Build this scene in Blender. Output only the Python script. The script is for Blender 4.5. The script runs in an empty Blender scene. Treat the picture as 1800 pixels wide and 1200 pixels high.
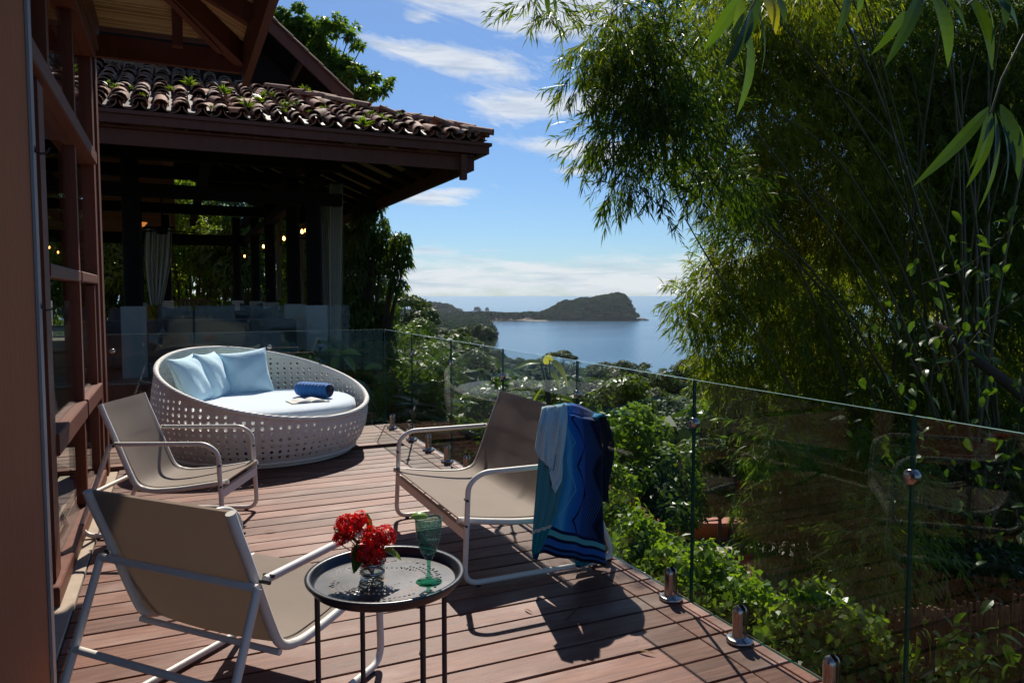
import bpy, math, random
import numpy as np
from mathutils import Vector, Matrix
random.seed(7); RS = np.random.RandomState(11)
SC = bpy.context.scene; COL = SC.collection
PI = math.pi
def rad(a): return math.radians(a)

# ------------------------------------------------------------------ camera
# the scene's axes follow the deck: +y along the glass railing, +x across the boards
HC = 1.31; FPX = 1300.0; PITCH = math.atan(81/1300); YAW = math.atan(590/1300)   # YAW: view turned clockwise from +y
cd = bpy.data.cameras.new('camera'); cam = bpy.data.objects.new('camera', cd); COL.objects.link(cam)
cam.location = (0, 0, HC); cam.rotation_euler = (PI/2 - PITCH, 0, -YAW)
cd.sensor_width = 36; cd.lens = FPX/1800*36; cd.clip_start = 0.05; cd.clip_end = 90000
SC.camera = cam

# ------------------------------------------------------------------ light
SUN_AZ = YAW - rad(5)          # clockwise from +y
SUN_EL = rad(46)
sd = bpy.data.lights.new('sun', 'SUN'); sun = bpy.data.objects.new('sun', sd); COL.objects.link(sun)
sd.energy = 4.8; sd.angle = rad(0.5); sd.color = (1.0, 0.93, 0.82)
sdir = Vector((math.sin(SUN_AZ)*math.cos(SUN_EL), math.cos(SUN_AZ)*math.cos(SUN_EL), math.sin(SUN_EL)))
sun.rotation_euler = sdir.to_track_quat('Z', 'Y').to_euler(); sun.location = (0, 0, 60)
SC.view_settings.view_transform = 'Standard'; SC.view_settings.look = 'None'
SC.view_settings.exposure = 0.36; SC.view_settings.gamma = 1; SC.view_settings.use_curve_mapping = False
SC.cycles.max_bounces = 12; SC.cycles.transparent_max_bounces = 24; SC.cycles.transmission_bounces = 8
SC.cycles.sample_clamp_indirect = 6; SC.cycles.use_denoising = True
SC.cycles.caustics_reflective = False; SC.cycles.caustics_refractive = False

# ------------------------------------------------------------------ node helpers
class NT:
    def __init__(s, tree): s.t = tree; s.n = tree.nodes; s.l = tree.links
    def new(s, kind, **kw):
        n = s.n.new(kind)
        for k, v in kw.items(): setattr(n, k, v)
        return n
    def put(s, sock, v):
        if isinstance(v, bpy.types.NodeSocket): s.l.new(v, sock)
        elif isinstance(v, (tuple, list)) and len(v) == 3 and sock.type == 'RGBA': sock.default_value = (*v, 1)
        else: sock.default_value = v
    def m(s, op, a, b=None, c=None, clamp=False):
        n = s.new('ShaderNodeMath', operation=op); n.use_clamp = clamp
        s.put(n.inputs[0], a)
        if b is not None: s.put(n.inputs[1], b)
        if c is not None: s.put(n.inputs[2], c)
        return n.outputs[0]
    def vm(s, op, a, b=None):
        n = s.new('ShaderNodeVectorMath', operation=op); s.put(n.inputs[0], a)
        if b is not None: s.put(n.inputs[1], b)
        return n.outputs[0]
    def mix(s, f, a, b, mode='MIX'):
        n = s.new('ShaderNodeMix', data_type='RGBA', blend_type=mode); n.clamp_factor = True
        s.put(n.inputs[0], f); s.put(n.inputs[6], a); s.put(n.inputs[7], b); return n.outputs[2]
    def ramp(s, f, stops, interp='LINEAR'):
        n = s.new('ShaderNodeValToRGB'); r = n.color_ramp; r.interpolation = interp
        while len(r.elements) < len(stops): r.elements.new(0.5)
        for e, (p, c) in zip(r.elements, stops):
            e.position = p; e.color = (*c, 1) if len(c) == 3 else c
        s.put(n.inputs[0], f); return n.outputs[0]
    def noise(s, vec, scale, detail=3, rough=0.5, dist=0.0):
        n = s.new('ShaderNodeTexNoise'); s.put(n.inputs['Scale'], scale); n.inputs['Detail'].default_value = detail
        n.inputs['Roughness'].default_value = rough; n.inputs['Distortion'].default_value = dist
        if vec is not None: s.put(n.inputs['Vector'], vec)
        return n.outputs[0]
    def comb(s, x, y, z):
        n = s.new('ShaderNodeCombineXYZ'); s.put(n.inputs[0], x); s.put(n.inputs[1], y); s.put(n.inputs[2], z); return n.outputs[0]
    def sep(s, v):
        n = s.new('ShaderNodeSeparateXYZ'); s.put(n.inputs[0], v); return n.outputs
    def obj(s):
        return s.new('ShaderNodeTexCoord').outputs['Object']
    def bump(s, h, strength=0.3, dist=0.01):
        n = s.new('ShaderNodeBump'); n.inputs['Strength'].default_value = strength; n.inputs['Distance'].default_value = dist
        s.put(n.inputs['Height'], h); return n.outputs[0]
    def rnd(s): return s.new('ShaderNodeObjectInfo').outputs['Random']

MATS = {}
def material(name):
    m = bpy.data.materials.new(name); m.use_nodes = True
    t = NT(m.node_tree); t.n.clear(); out = t.new('ShaderNodeOutputMaterial'); MATS[name] = m
    return m, t, out
def principled(t, out, color, rough=0.5, spec=0.5, metal=0.0, normal=None, **kw):
    b = t.new('ShaderNodeBsdfPrincipled'); t.put(b.inputs['Base Color'], color); t.put(b.inputs['Roughness'], rough)
    b.inputs['Specular IOR Level'].default_value = spec; t.put(b.inputs['Metallic'], metal)
    if normal is not None: t.l.new(normal, b.inputs['Normal'])
    for k, v in kw.items(): t.put(b.inputs[k.replace('_', ' ')], v)
    if out is not None: t.l.new(b.outputs[0], out.inputs[0])
    return b.outputs[0]
def simple(name, color, rough=0.5, var=0.15, scale=6, bump=0.15, bscale=40, bdist=0.004, spec=0.5, metal=0.0, stretch=(1,1,1), **kw):
    m, t, out = material(name)
    co = t.vm('MULTIPLY', t.obj(), stretch); co = t.vm('ADD', co, t.comb(t.m('MULTIPLY', t.rnd(), 37.0), 0.0, 0.0))
    n = t.noise(co, scale, 5, 0.6)
    f = t.m('ADD', t.m('MULTIPLY', n, 2*var*1.6), 1-var*1.6)
    c = t.mix(1.0, color, t.comb(f, f, f), 'MULTIPLY')
    nb = t.noise(co, bscale, 4, 0.6)
    r = t.m('ADD', rough-0.08, t.m('MULTIPLY', n, 0.16))
    principled(t, out, c, r, spec, metal, t.bump(nb, bump, bdist) if bump else None, **kw)
    return m

# ---- sky with clouds (direction based, all round)
W = bpy.data.worlds.new('World'); SC.world = W; W.use_nodes = True
t = NT(W.node_tree); t.n.clear()
wo = t.new('ShaderNodeOutputWorld'); bg = t.new('ShaderNodeBackground'); t.l.new(bg.outputs[0], wo.inputs[0])
sky = t.new('ShaderNodeTexSky', sky_type='NISHITA'); sky.sun_disc = False
sky.sun_elevation = SUN_EL; sky.sun_rotation = SUN_AZ
sky.altitude = 100; sky.air_density = 1.0; sky.dust_density = 0.5; sky.ozone_density = 1.6
dirn = t.vm('NORMALIZE', t.new('ShaderNodeTexCoord').outputs['Generated'])
sx, sy, sz = t.sep(dirn)
az = t.m('SUBTRACT', t.m('ARCTAN2', sx, sy), YAW)      # 0 = the way the terrace looks
el = t.m('ARCSINE', sz)
# wispy noise, drawn out along a line that tips down to the right
u_ = t.m('ADD', t.m('MULTIPLY', az, 1.0), t.m('MULTIPLY', el, -0.3)); v_ = t.m('ADD', el, t.m('MULTIPLY', az, 0.20))
wv = t.comb(t.m('MULTIPLY', u_, 5.0), t.m('MULTIPLY', v_, 24.0), 3.3)
w1 = t.noise(wv, 1.3, 10, 0.66, 0.9)
w2 = t.noise(t.comb(t.m('MULTIPLY', u_, 22.0), t.m('MULTIPLY', v_, 60.0), 1.7), 1.6, 8, 0.7, 0.6)
wn = t.m('ADD', t.m('MULTIPLY', w1, 0.72), t.m('MULTIPLY', w2, 0.28))
def blob(px, py, rx, ry, tilt, amp):
    a0 = math.atan((px-900)/1300); e0 = math.atan((519-py)/1300*math.cos(a0)); a = rad(tilt); k = 1/1300
    dx = t.m('SUBTRACT', az, a0); dy = t.m('SUBTRACT', el, e0)
    p = t.m('DIVIDE', t.m('ADD', t.m('MULTIPLY', dx, math.cos(a)), t.m('MULTIPLY', dy, -math.sin(a))), rx*k)
    q = t.m('DIVIDE', t.m('ADD', t.m('MULTIPLY', dx, math.sin(a)), t.m('MULTIPLY', dy, math.cos(a))), ry*k)
    r2 = t.m('ADD', t.m('MULTIPLY', p, p), t.m('MULTIPLY', q, q))
    return t.m('MULTIPLY', t.m('EXPONENT', t.m('MULTIPLY', r2, -1.0)), amp)
cov = 0.0
for b in ((820,118,140,27,8,.46),(700,95,60,10,14,.22),(800,0,200,30,6,.50),(975,28,110,48,0,.52),(740,42,32,8,3,.27),(935,197,140,27,1,.46),(1050,178,60,16,-10,.28),
          (748,352,95,15,0,.40),(800,338,60,9,-6,.2),(965,262,80,14,3,.36),(1090,270,105,20,-4,.42),(1010,305,46,9,2,.38),(888,374,18,5,0,.24),(1240,130,140,50,0,.3),(900,62,40,7,4,.2),(735,442,40,8,0,.24),(870,441,50,3,0,.2)):
    cov = t.m('ADD', cov, blob(*b))
# a general thin cover, and the bank low over the sea
gen = t.noise(t.comb(t.m('MULTIPLY', u_, 2.0), t.m('MULTIPLY', v_, 7.0), 9.1), 1.0, 3, 0.5)
cov = t.m('ADD', cov, t.m('MULTIPLY', t.m('SUBTRACT', gen, 0.62, clamp=True), 0.9))
ed = t.m('DIVIDE', t.m('SUBTRACT', el, 0.022), 0.034)
bank = t.m('EXPONENT', t.m('MULTIPLY', t.m('MULTIPLY', ed, ed), -1.0))
bn = t.noise(t.comb(t.m('MULTIPLY', az, 7.0), t.m('MULTIPLY', el, 60.0), 5.0), 1.4, 10, 0.6, 0.3)
cov = t.m('ADD', cov, t.m('MULTIPLY', bank, t.m('ADD', 0.22, t.m('MULTIPLY', bn, 0.38))))
mask = t.m('SUBTRACT', t.m('ADD', wn, cov), 0.665)
mask = t.m('MULTIPLY', mask, 4.2, clamp=True)
mask = t.m('POWER', mask, 0.9)
cl = t.ramp(bn, [(0.30, (4.9, 5.8, 7.0)), (0.55, (7.9, 8.2, 8.6))])
skyc = t.mix(t.m('MULTIPLY', mask, 0.85), t.mix(1.0, sky.outputs[0], (.50, .70, .95), 'MULTIPLY'), cl)
t.put(bg.inputs[0], skyc); bg.inputs[1].default_value = 0.080

# ------------------------------------------------------------------ mesh helpers
def link(o, parent=None):
    COL.objects.link(o)
    if parent is not None: o.parent = parent
    return o
def tag(o, label=None, cat=None, group=None, kind=None):
    if label: o['label'] = label
    if cat: o['category'] = cat
    if group: o['group'] = group
    if kind: o['kind'] = kind
    return o
def thing(name, label, cat, loc=(0,0,0), rz=0.0, group=None, kind=None):
    o = bpy.data.objects.new(name, None); o.empty_display_size = 0.1; link(o)
    o.location = loc; o.rotation_euler = (0, 0, rz); tag(o, label, cat, group, kind); return o
def copy_tree(o, parent=None):
    c = o.copy(); COL.objects.link(c); c.parent = parent
    for ch in list(o.children): copy_tree(ch, c)
    return c
def piece(src, parent, loc=None, rot=None, scale=None):
    c = src.copy(); COL.objects.link(c); c.parent = parent
    if loc is not None: c.location = loc
    if rot is not None: c.rotation_euler = rot
    if scale is not None: c.scale = scale
    return c
def nrm(v): v = np.asarray(v, float); return v/np.maximum(np.linalg.norm(v, axis=-1, keepdims=True), 1e-9)

def fillet(pts, r, seg=5, closed=False):
    pts = [Vector(p) for p in pts]; n = len(pts); out = []
    for i, p in enumerate(pts):
        if not closed and i in (0, n-1): out.append(p); continue
        a = pts[i-1]; b = pts[(i+1) % n]; ri = r[i] if isinstance(r, (list, tuple)) else r
        da = (a-p); db = (b-p); k = min(ri, da.length*0.49, db.length*0.49)
        if k < 1e-4: out.append(p); continue
        A = p+da.normalized()*k; B = p+db.normalized()*k
        for j in range(seg+1):
            s = j/seg; out.append(A*(1-s)**2 + p*2*s*(1-s) + B*s*s)
    return out

class MB:
    def __init__(s): s.v = []; s.f = []; s.m = []; s.s = []
    def add(s, vs, fs, mi=0, smooth=False):
        o = len(s.v); s.v += [tuple(map(float, p)) for p in vs]
        for f in fs: s.f.append(tuple(o+i for i in f)); s.m.append(mi); s.s.append(smooth)
        return s
    def box(s, x0, x1, y0, y1, z0, z1, mi=0, ch=0.0):
        if ch <= 0:
            vs = [(x, y, z) for z in (z0, z1) for y in (y0, y1) for x in (x0, x1)]
            return s.add(vs, [(0,2,3,1),(4,5,7,6),(0,1,5,4),(2,6,7,3),(0,4,6,2),(1,3,7,5)], mi)
        c = ch; vs = []
        for z, k in ((z0, c), (z0+c, 0), (z1-c, 0), (z1, c)):
            vs += [(x0+k, y0+k, z), (x1-k, y0+k, z), (x1-k, y1-k, z), (x0+k, y1-k, z)]
        fs = [(3,2,1,0), (12,13,14,15)]
        for r in range(3):
            for i in range(4):
                j = (i+1) % 4; fs.append((r*4+i, r*4+j, r*4+4+j, r*4+4+i))
        return s.add(vs, fs, mi)
    def bar(s, p, q, w, h, up=(0,0,1), mi=0, w2=None, h2=None):
        p = Vector(p); q = Vector(q); d = (q-p).normalized(); u = Vector(up); sd_ = d.cross(u)
        if sd_.length < 1e-5: sd_ = d.cross(Vector((1, 0, 0)))
        sd_.normalize(); u = sd_.cross(d).normalized(); vs = []
        for c, ww, hh in ((p, w, h), (q, w2 or w, h2 or h)):
            vs += [c-sd_*ww/2-u*hh/2, c+sd_*ww/2-u*hh/2, c+sd_*ww/2+u*hh/2, c-sd_*ww/2+u*hh/2]
        return s.add(vs, [(0,1,2,3),(7,6,5,4),(0,4,5,1),(1,5,6,2),(2,6,7,3),(3,7,4,0)], mi)
    def tube(s, pts, r, n=8, closed=False, mi=0, cap=True, flat=1.0):
        P = [Vector(p) for p in pts]; N = len(P); rr = r if isinstance(r, (list, tuple)) else [r]*N
        T = []
        for i in range(N):
            a = P[i-1] if (i > 0 or closed) else P[i]; b = P[(i+1) % N] if (i < N-1 or closed) else P[i]
            T.append((b-a).normalized())
        u = T[0].orthogonal().normalized(); vs = []
        for i in range(N):
            u = (u - T[i]*u.dot(T[i]));
            if u.length < 1e-6: u = T[i].orthogonal()
            u.normalize(); w = T[i].cross(u)
            for k in range(n):
                a = 2*PI*k/n; vs.append(P[i] + u*math.cos(a)*rr[i] + w*math.sin(a)*rr[i]*flat)
        fs = []
        for i in range(N if closed else N-1):
            j = (i+1) % N
            for k in range(n):
                k2 = (k+1) % n; fs.append((i*n+k, i*n+k2, j*n+k2, j*n+k))
        s.add(vs, fs, mi, True)
        if cap and not closed:
            s.add([vs[k] for k in range(n)], [tuple(range(n))[::-1]], mi); s.add([vs[(N-1)*n+k] for k in range(n)], [tuple(range(n))], mi)
        return s
    def lathe(s, prof, n=32, c=(0,0,0), mi=0, smooth=True):
        vs = []; fs = []; m = len(prof)
        for k in range(n):
            a = 2*PI*k/n
            for r, z in prof: vs.append((c[0]+r*math.cos(a), c[1]+r*math.sin(a), c[2]+z))
        for k in range(n):
            k2 = (k+1) % n
            for i in range(m-1): fs.append((k*m+i, k2*m+i, k2*m+i+1, k*m+i+1))
        return s.add(vs, fs, mi, smooth)
    def grid(s, fn, nu, nv, mi=0, smooth=True, closed_u=False):
        vs = [fn(i/nu, j/nv) for j in range(nv+1) for i in range(nu+(0 if closed_u else 1))]
        w = nu if closed_u else nu+1; fs = []
        for j in range(nv):
            for i in range(nu):
                i2 = (i+1) % w if closed_u else i+1
                fs.append((j*w+i, j*w+i2, (j+1)*w+i2, (j+1)*w+i))
        return s.add(vs, fs, mi, smooth)
    def build(s, name, mats, parent=None, loc=None, rot=None):
        me = bpy.data.meshes.new(name); me.from_pydata(s.v, [], s.f)
        for m in (mats if isinstance(mats, (list, tuple)) else [mats]): me.materials.append(m)
        me.polygons.foreach_set('material_index', s.m); me.polygons.foreach_set('use_smooth', s.s); me.update()
        o = link(bpy.data.objects.new(name, me), parent)
        if loc is not None: o.location = loc
        if rot is not None: o.rotation_euler = rot
        return o

def quads(name, V4, mat, parent=None, tint=None, smooth=False):
    """V4: (n,4,3) corner array -> one mesh of n quads, with a per-leaf tint"""
    n = len(V4); me = bpy.data.meshes.new(name)
    me.vertices.add(n*4); me.vertices.foreach_set('co', np.ascontiguousarray(V4, dtype=np.float32).ravel())
    me.loops.add(n*4); me.loops.foreach_set('vertex_index', np.arange(n*4, dtype=np.int32))
    me.polygons.add(n); me.polygons.foreach_set('loop_start', np.arange(0, n*4, 4, dtype=np.int32))
    me.polygons.foreach_set('loop_total', np.full(n, 4, np.int32))
    a = me.attributes.new('tint', 'FLOAT', 'FACE')
    a.data.foreach_set('value', (np.zeros(n) if tint is None else tint).astype(np.float32))
    me.materials.append(mat); me.update(calc_edges=True)
    return link(bpy.data.objects.new(name, me), parent)
def leaf_quads(P, D, L, Wd, N, droop=0.12, mid=0.42):
    D = nrm(D); S = nrm(np.cross(D, N)); U = np.cross(S, D); L = np.asarray(L).reshape(-1, 1); Wd = np.asarray(Wd).reshape(-1, 1)
    a = P; m = P + D*L*mid; f = U*Wd*0.12
    tip = P + D*L*1.0; tip = tip - np.array([0, 0, 1.0])*L*droop
    return np.stack([a, m+S*Wd/2+f, tip, m-S*Wd/2+f], axis=1)
def rdir(n): return nrm(RS.normal(size=(n, 3)))

# from a point of the photograph and a depth to a place in the scene
cT, sT = math.cos(PITCH), math.sin(PITCH)
def ray(px, py):
    x = (px-900)/FPX; y = (py-600)/FPX; X = x; Y = cT-y*sT; Z = -(y*cT+sT)
    return np.array([X*math.cos(YAW)+Y*math.sin(YAW), -X*math.sin(YAW)+Y*math.cos(YAW), Z]), Y
def at_d(px, py, d): r, Y = ray(px, py); return np.array([0, 0, HC]) + r*(d/Y)
def at_z(px, py, z): r, Y = ray(px, py); return np.array([0, 0, HC]) + r*((z-HC)/r[2])
def at_u(px, py, u): r, Y = ray(px, py); return np.array([0, 0, HC]) + r*(u/r[1])
def XY(X, Y): return np.array([X*math.cos(YAW)+Y*math.sin(YAW), -X*math.sin(YAW)+Y*math.cos(YAW)])

# ------------------------------------------------------------------ materials
def leaf_mat(name, cols, rough=0.42, trans=0.38, spec=0.35, tcol=(1.45, 1.45, 0.45)):
    m, t, out = material(name)
    a = t.new('ShaderNodeAttribute'); a.attribute_name = 'tint'
    v = t.m('ADD', a.outputs['Fac'], t.m('MULTIPLY', t.m('SUBTRACT', t.rnd(), 0.5), 0.22))
    c = t.ramp(v, cols)
    p = principled(t, None, c, rough, spec)
    tr = t.new('ShaderNodeBsdfTranslucent'); t.put(tr.inputs[0], t.mix(1.0, c, tcol, 'MULTIPLY'))
    mx = t.new('ShaderNodeMixShader'); mx.inputs[0].default_value = trans; t.l.new(p, mx.inputs[1]); t.l.new(tr.outputs[0], mx.inputs[2])
    t.l.new(mx.outputs[0], out.inputs[0]); return m
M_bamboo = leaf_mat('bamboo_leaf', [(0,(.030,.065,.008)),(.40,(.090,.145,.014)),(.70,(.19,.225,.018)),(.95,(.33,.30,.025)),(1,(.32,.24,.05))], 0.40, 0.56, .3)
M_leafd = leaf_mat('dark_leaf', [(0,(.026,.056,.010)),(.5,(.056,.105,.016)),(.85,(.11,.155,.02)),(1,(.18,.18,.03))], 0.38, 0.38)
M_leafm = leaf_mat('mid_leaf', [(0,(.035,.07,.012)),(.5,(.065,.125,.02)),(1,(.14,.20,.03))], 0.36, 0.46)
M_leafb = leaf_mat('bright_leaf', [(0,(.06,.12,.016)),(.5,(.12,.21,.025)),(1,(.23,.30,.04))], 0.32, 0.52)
M_leafy = leaf_mat('yellow_leaf', [(0,(.12,.2,.02)),(.5,(.25,.33,.02)),(1,(.45,.42,.03))], 0.3, 0.5, tcol=(1.2,1.2,.5))
M_far = leaf_mat('forest_leaf', [(0,(.026,.052,.014)),(.5,(.052,.090,.02)),(1,(.11,.14,.03))], 0.5, 0.34, 0.2)
M_farisl = leaf_mat('island_leaf', [(0,(.008,.028,.008)),(.5,(.018,.050,.012)),(1,(.040,.075,.018))], 0.9, 0.15, 0.0)
M_dry = leaf_mat('dry_leaf', [(0,(.10,.05,.02)),(.5,(.2,.12,.05)),(1,(.34,.25,.12))], 0.7, 0.25, 0.1, tcol=(1,.9,.6))
M_bark = simple('bark', (.07,.05,.035), .85, .4, 3, .8, 12, .02, .2, stretch=(1,1,.25))
M_culm = simple('bamboo_culm', (.085,.075,.03), .45, .35, 2, .2, 30, .004, .4, stretch=(1,1,.15))
M_soil = simple('soil', (.045,.035,.02), .95, .4, 1.5, 1, 9, .05, .1)

# deck board
m, t, out = material('deck_wood')
co = t.vm('ADD', t.obj(), t.comb(t.m('MULTIPLY', t.rnd(), 61.0), t.m('MULTIPLY', t.rnd(), 17.0), 0.0))
g1 = t.noise(t.vm('MULTIPLY', co, (1.3, 26.0, 1.0)), 2.2, 8, 0.65, 0.8)
g2 = t.noise(t.vm('MULTIPLY', co, (2.0, 90.0, 1.0)), 3.0, 4, 0.6)
g3 = t.noise(t.vm('MULTIPLY', co, (1.0, 2.2, 1.0)), 1.6, 4, 0.6)
c = t.ramp(g1, [(.25, (.075,.022,.012)), (.5, (.165,.062,.036)), (.75, (.28,.135,.090))])
br = t.m('ADD', 0.68, t.m('MULTIPLY', t.rnd(), 0.62))
br = t.m('MULTIPLY', br, t.m('ADD', 0.62, t.m('MULTIPLY', g3, 0.72)))
c = t.mix(1.0, c, t.comb(br, br, br), 'MULTIPLY')
c = t.mix(t.m('MULTIPLY', t.m('SUBTRACT', g3, 0.50, clamp=True), 3.0, clamp=True), c, (.32,.225,.185))
scr = t.noise(co, 34, 2, .5)
c = t.mix(t.m('MULTIPLY', t.m('SUBTRACT', scr, .70, clamp=True), 9, clamp=True), c, (.06,.03,.022))
ribs = t.m('SINE', t.m('MULTIPLY', t.sep(co)[1], 1400.0))
h = t.m('ADD', t.m('MULTIPLY', g2, 1.0), t.m('MULTIPLY', ribs, 0.15))
principled(t, out, c, t.m('ADD', .40, t.m('MULTIPLY', g1, .25)), .28, 0, t.bump(h, .35, .0025))
M_deck = m
M_joist = simple('joist_wood', (.03,.015,.01), .9, .3)
# painted red-brown timber
M_wood = simple('redbrown_timber', (.145,.046,.024), .5, .22, 2.5, .35, 22, .003, .3, stretch=(6,6,.6))
M_leafpaint = simple('terracotta_paint', (.82,.29,.14), .5, .10, 2.0, .35, 30, .003, .4, stretch=(5,5,.6))
M_skygrey = simple('sky_reflection_grey', (.30,.27,.27), .45, .1)  # reflected sky on the door leaf's edge, put in as a grey colour
M_dark = simple('dark_timber', (.012,.008,.006), .8, .3, 3, .3, 14, .005, .12, stretch=(3,3,.4))
M_roofboard = simple('roof_board', (.07,.028,.018), .6, .3, 3, .3, 14, .005, .3)
M_stone = simple('sandstone_sill', (.42,.34,.26), .85, .2, 9, .6, 60, .004, .2)
M_tile = None
m, t, out = material('clay_tile')
r_ = t.rnd(); co = t.vm('ADD', t.obj(), t.comb(t.m('MULTIPLY', r_, 91.0), 0.0, t.m('MULTIPLY', r_, 33.0)))
base = t.ramp(r_, [(0,(.16,.085,.06)),(.35,(.27,.13,.08)),(.62,(.40,.185,.105)),(.82,(.44,.27,.18)),(1,(.24,.165,.12))])
n1 = t.noise(co, 9, 6, .65); n2 = t.noise(co, 30, 4, .6)
c = t.mix(t.m('MULTIPLY', t.m('SUBTRACT', n1, .52, clamp=True), 6, clamp=True), base, (.07,.055,.04))
c = t.mix(t.m('MULTIPLY', t.m('SUBTRACT', n2, .6, clamp=True), 5, clamp=True), c, (.26,.22,.17))
principled(t, out, c, .8, .25, 0, t.bump(n2, .7, .006)); M_tile = m
# reeds
m, t, out = material('reed')
co = t.obj(); isl = t.new('ShaderNodeAttribute'); isl.attribute_name = 'tint'
n1 = t.noise(t.vm('ADD', t.vm('MULTIPLY', co, (3, 3, 3)), t.comb(t.m('MULTIPLY', isl.outputs['Fac'], 40), 0.0, 0.0)), 3, 5, .6)
c = t.ramp(t.m('ADD', t.m('MULTIPLY', isl.outputs['Fac'], .7), t.m('MULTIPLY', n1, .5)), [(.2,(.42,.25,.09)),(.5,(.78,.54,.24)),(.85,(.92,.72,.38))])
pn = principled(t, None, c, .55, .3)
tr = t.new('ShaderNodeBsdfTranslucent'); t.put(tr.inputs[0], c); mx = t.new('ShaderNodeMixShader'); mx.inputs[0].default_value = .3
t.l.new(pn, mx.inputs[1]); t.l.new(tr.outputs[0], mx.inputs[2]); t.l.new(mx.outputs[0], out.inputs[0]); M_reed = m
# glass
def glass_mat(name, col, ior=1.5, rough=0.0, refl=1.0):
    m, t, out = material(name)
    fr = t.new('ShaderNodeFresnel'); bf = t.new('ShaderNodeNewGeometry').outputs['Backfacing']
    t.put(fr.inputs[0], t.m('ADD', ior, t.m('MULTIPLY', bf, 1/ior-ior)))     # a thin pane: the same reflectance from either side
    tr = t.new('ShaderNodeBsdfTransparent'); t.put(tr.inputs[0], col)
    gl = t.new('ShaderNodeBsdfGlossy'); gl.inputs['Roughness'].default_value = rough; t.put(gl.inputs[0], (1,1,1))
    mx = t.new('ShaderNodeMixShader'); t.put(mx.inputs[0], t.m('MULTIPLY', fr.outputs[0], refl)); t.l.new(tr.outputs[0], mx.inputs[1]); t.l.new(gl.outputs[0], mx.inputs[2])
    t.l.new(mx.outputs[0], out.inputs[0]); return m
M_glass = glass_mat('pane_glass', (.91,.94,.93), 1.5, 0.0, 0.42)
M_clear = glass_mat('vase_glass', (.93,.95,.94), 1.5)
M_edge = simple('glass_edge', (.008,.055,.040), .15, .1, 5, 0, spec=.5)
M_top = simple('glass_top_edge', (.22,.34,.31), .2, .1, 5, 0, spec=.8)  # same glass edge, coloured paler on top for the sky light it catches
M_steel = simple('brushed_steel', (.42,.38,.35), .28, .1, 20, .1, 120, .001, .5, 1.0)
M_white = simple('painted_aluminium', (.70,.655,.59), .42, .06, 8, .08, 90, .001, .5)
M_bolt = simple('dark_bolt', (.02,.02,.022), .4, .1)
m, t, out = material('sling_fabric')
co = t.obj(); xx, yy, zz = t.sep(co)
wv_ = t.m('MULTIPLY', t.m('SINE', t.m('MULTIPLY', xx, 1900.0)), t.m('SINE', t.m('MULTIPLY', t.m('ADD', yy, zz), 1900.0)))
nn = t.noise(co, 5, 4, .6)
f = t.m('ADD', .86, t.m('MULTIPLY', nn, .28)); c = t.mix(1.0, (.35,.285,.235), t.comb(f, f, f), 'MULTIPLY')
cr = t.noise(t.vm('MULTIPLY', co, (2.5, 7, 7)), 1.6, 3, .5, .8); pn = principled(t, None, c, .7, .3, 0, t.bump(t.m('ADD', t.m('MULTIPLY', wv_, .06), cr), .35, .003))
tr = t.new('ShaderNodeBsdfTranslucent'); t.put(tr.inputs[0], (.43,.345,.275)); mx = t.new('ShaderNodeMixShader'); mx.inputs[0].default_value = .36
t.l.new(pn, mx.inputs[1]); t.l.new(tr.outputs[0], mx.inputs[2]); t.l.new(mx.outputs[0], out.inputs[0]); M_sling = m
m, t, out = material('wicker')
co = t.obj(); xx, yy, zz = t.sep(co); ang = t.m('ARCTAN2', yy, xx)
st = t.m('ADD', t.m('SINE', t.m('MULTIPLY', ang, 520.0)), t.m('SINE', t.m('MULTIPLY', zz, 700.0)))
nn = t.noise(co, 14, 4, .6); f = t.m('ADD', .85, t.m('MULTIPLY', nn, .3))
principled(t, out, t.mix(1.0, (.80,.765,.69), t.comb(f, f, f), 'MULTIPLY'), .5, .4, 0, t.bump(st, .5, .003)); M_wicker = m
def fabric(name, col, bumpd=.012, sc=7, rough=.8, sheen=.3):
    m, t, out = material(name)
    n1 = t.noise(t.obj(), sc, 3, .5, .6); n2 = t.noise(t.obj(), 260, 2, .5)
    f = t.m('ADD', .93, t.m('MULTIPLY', n1, .14))
    principled(t, out, t.mix(1.0, col, t.comb(f, f, f), 'MULTIPLY'), rough, .2, 0, t.bump(t.m('ADD', t.m('ADD', n1, t.m('MULTIPLY', t.noise(t.obj(), sc*3.2, 4, .6, 1.2), .35)), t.m('MULTIPLY', n2, .04)), .8, bumpd), Sheen_Weight=sheen)
    return m
M_pillow = fabric('light_blue_cotton', (.54,.77,.86), .012, 5)
M_matt = fabric('pale_blue_cotton', (.62,.70,.76), .006, 4)
M_btowel = fabric('blue_terry', (.015,.14,.42), .006, 30)
M_curtain = fabric('cream_curtain', (.66,.60,.48), .004, 8)
M_greysofa = fabric('grey_upholstery', (.085,.085,.083), .01, 5)
M_plinth = simple('pale_plaster', (.36,.36,.34), .8, .1)
M_black = simple('black_powdercoat', (.022,.023,.028), .33, .15, 8, .05, 100, .0006, .5)
M_page = simple('paper', (.62,.60,.55), .8, .04)
M_cover = simple('book_cover', (.03,.03,.035), .5, .1)
M_orange = simple('orange_render', (.48,.14,.045), .8, .2, 3, .4, 40, .004, .2)
M_red = simple('red_coping', (.42,.12,.075), .7, .2, 3, .4)
M_patio = simple('patio_plaster', (.42,.38,.31), .8, .25, 1.2, .4, 12, .01, .3)
M_sand = simple('beach_sand', (.45,.38,.29), .9, .1, .02, 0)
M_rock = simple('sea_rock', (.10,.085,.075), .9, .3, .05, .5, .2, 1)
M_petal = leaf_mat('red_petal', [(0,(.50,.003,.003)),(.5,(.80,.010,.006)),(1,(.95,.04,.02))], .45, .35, .3, tcol=(1.0,.8,.8))
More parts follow.
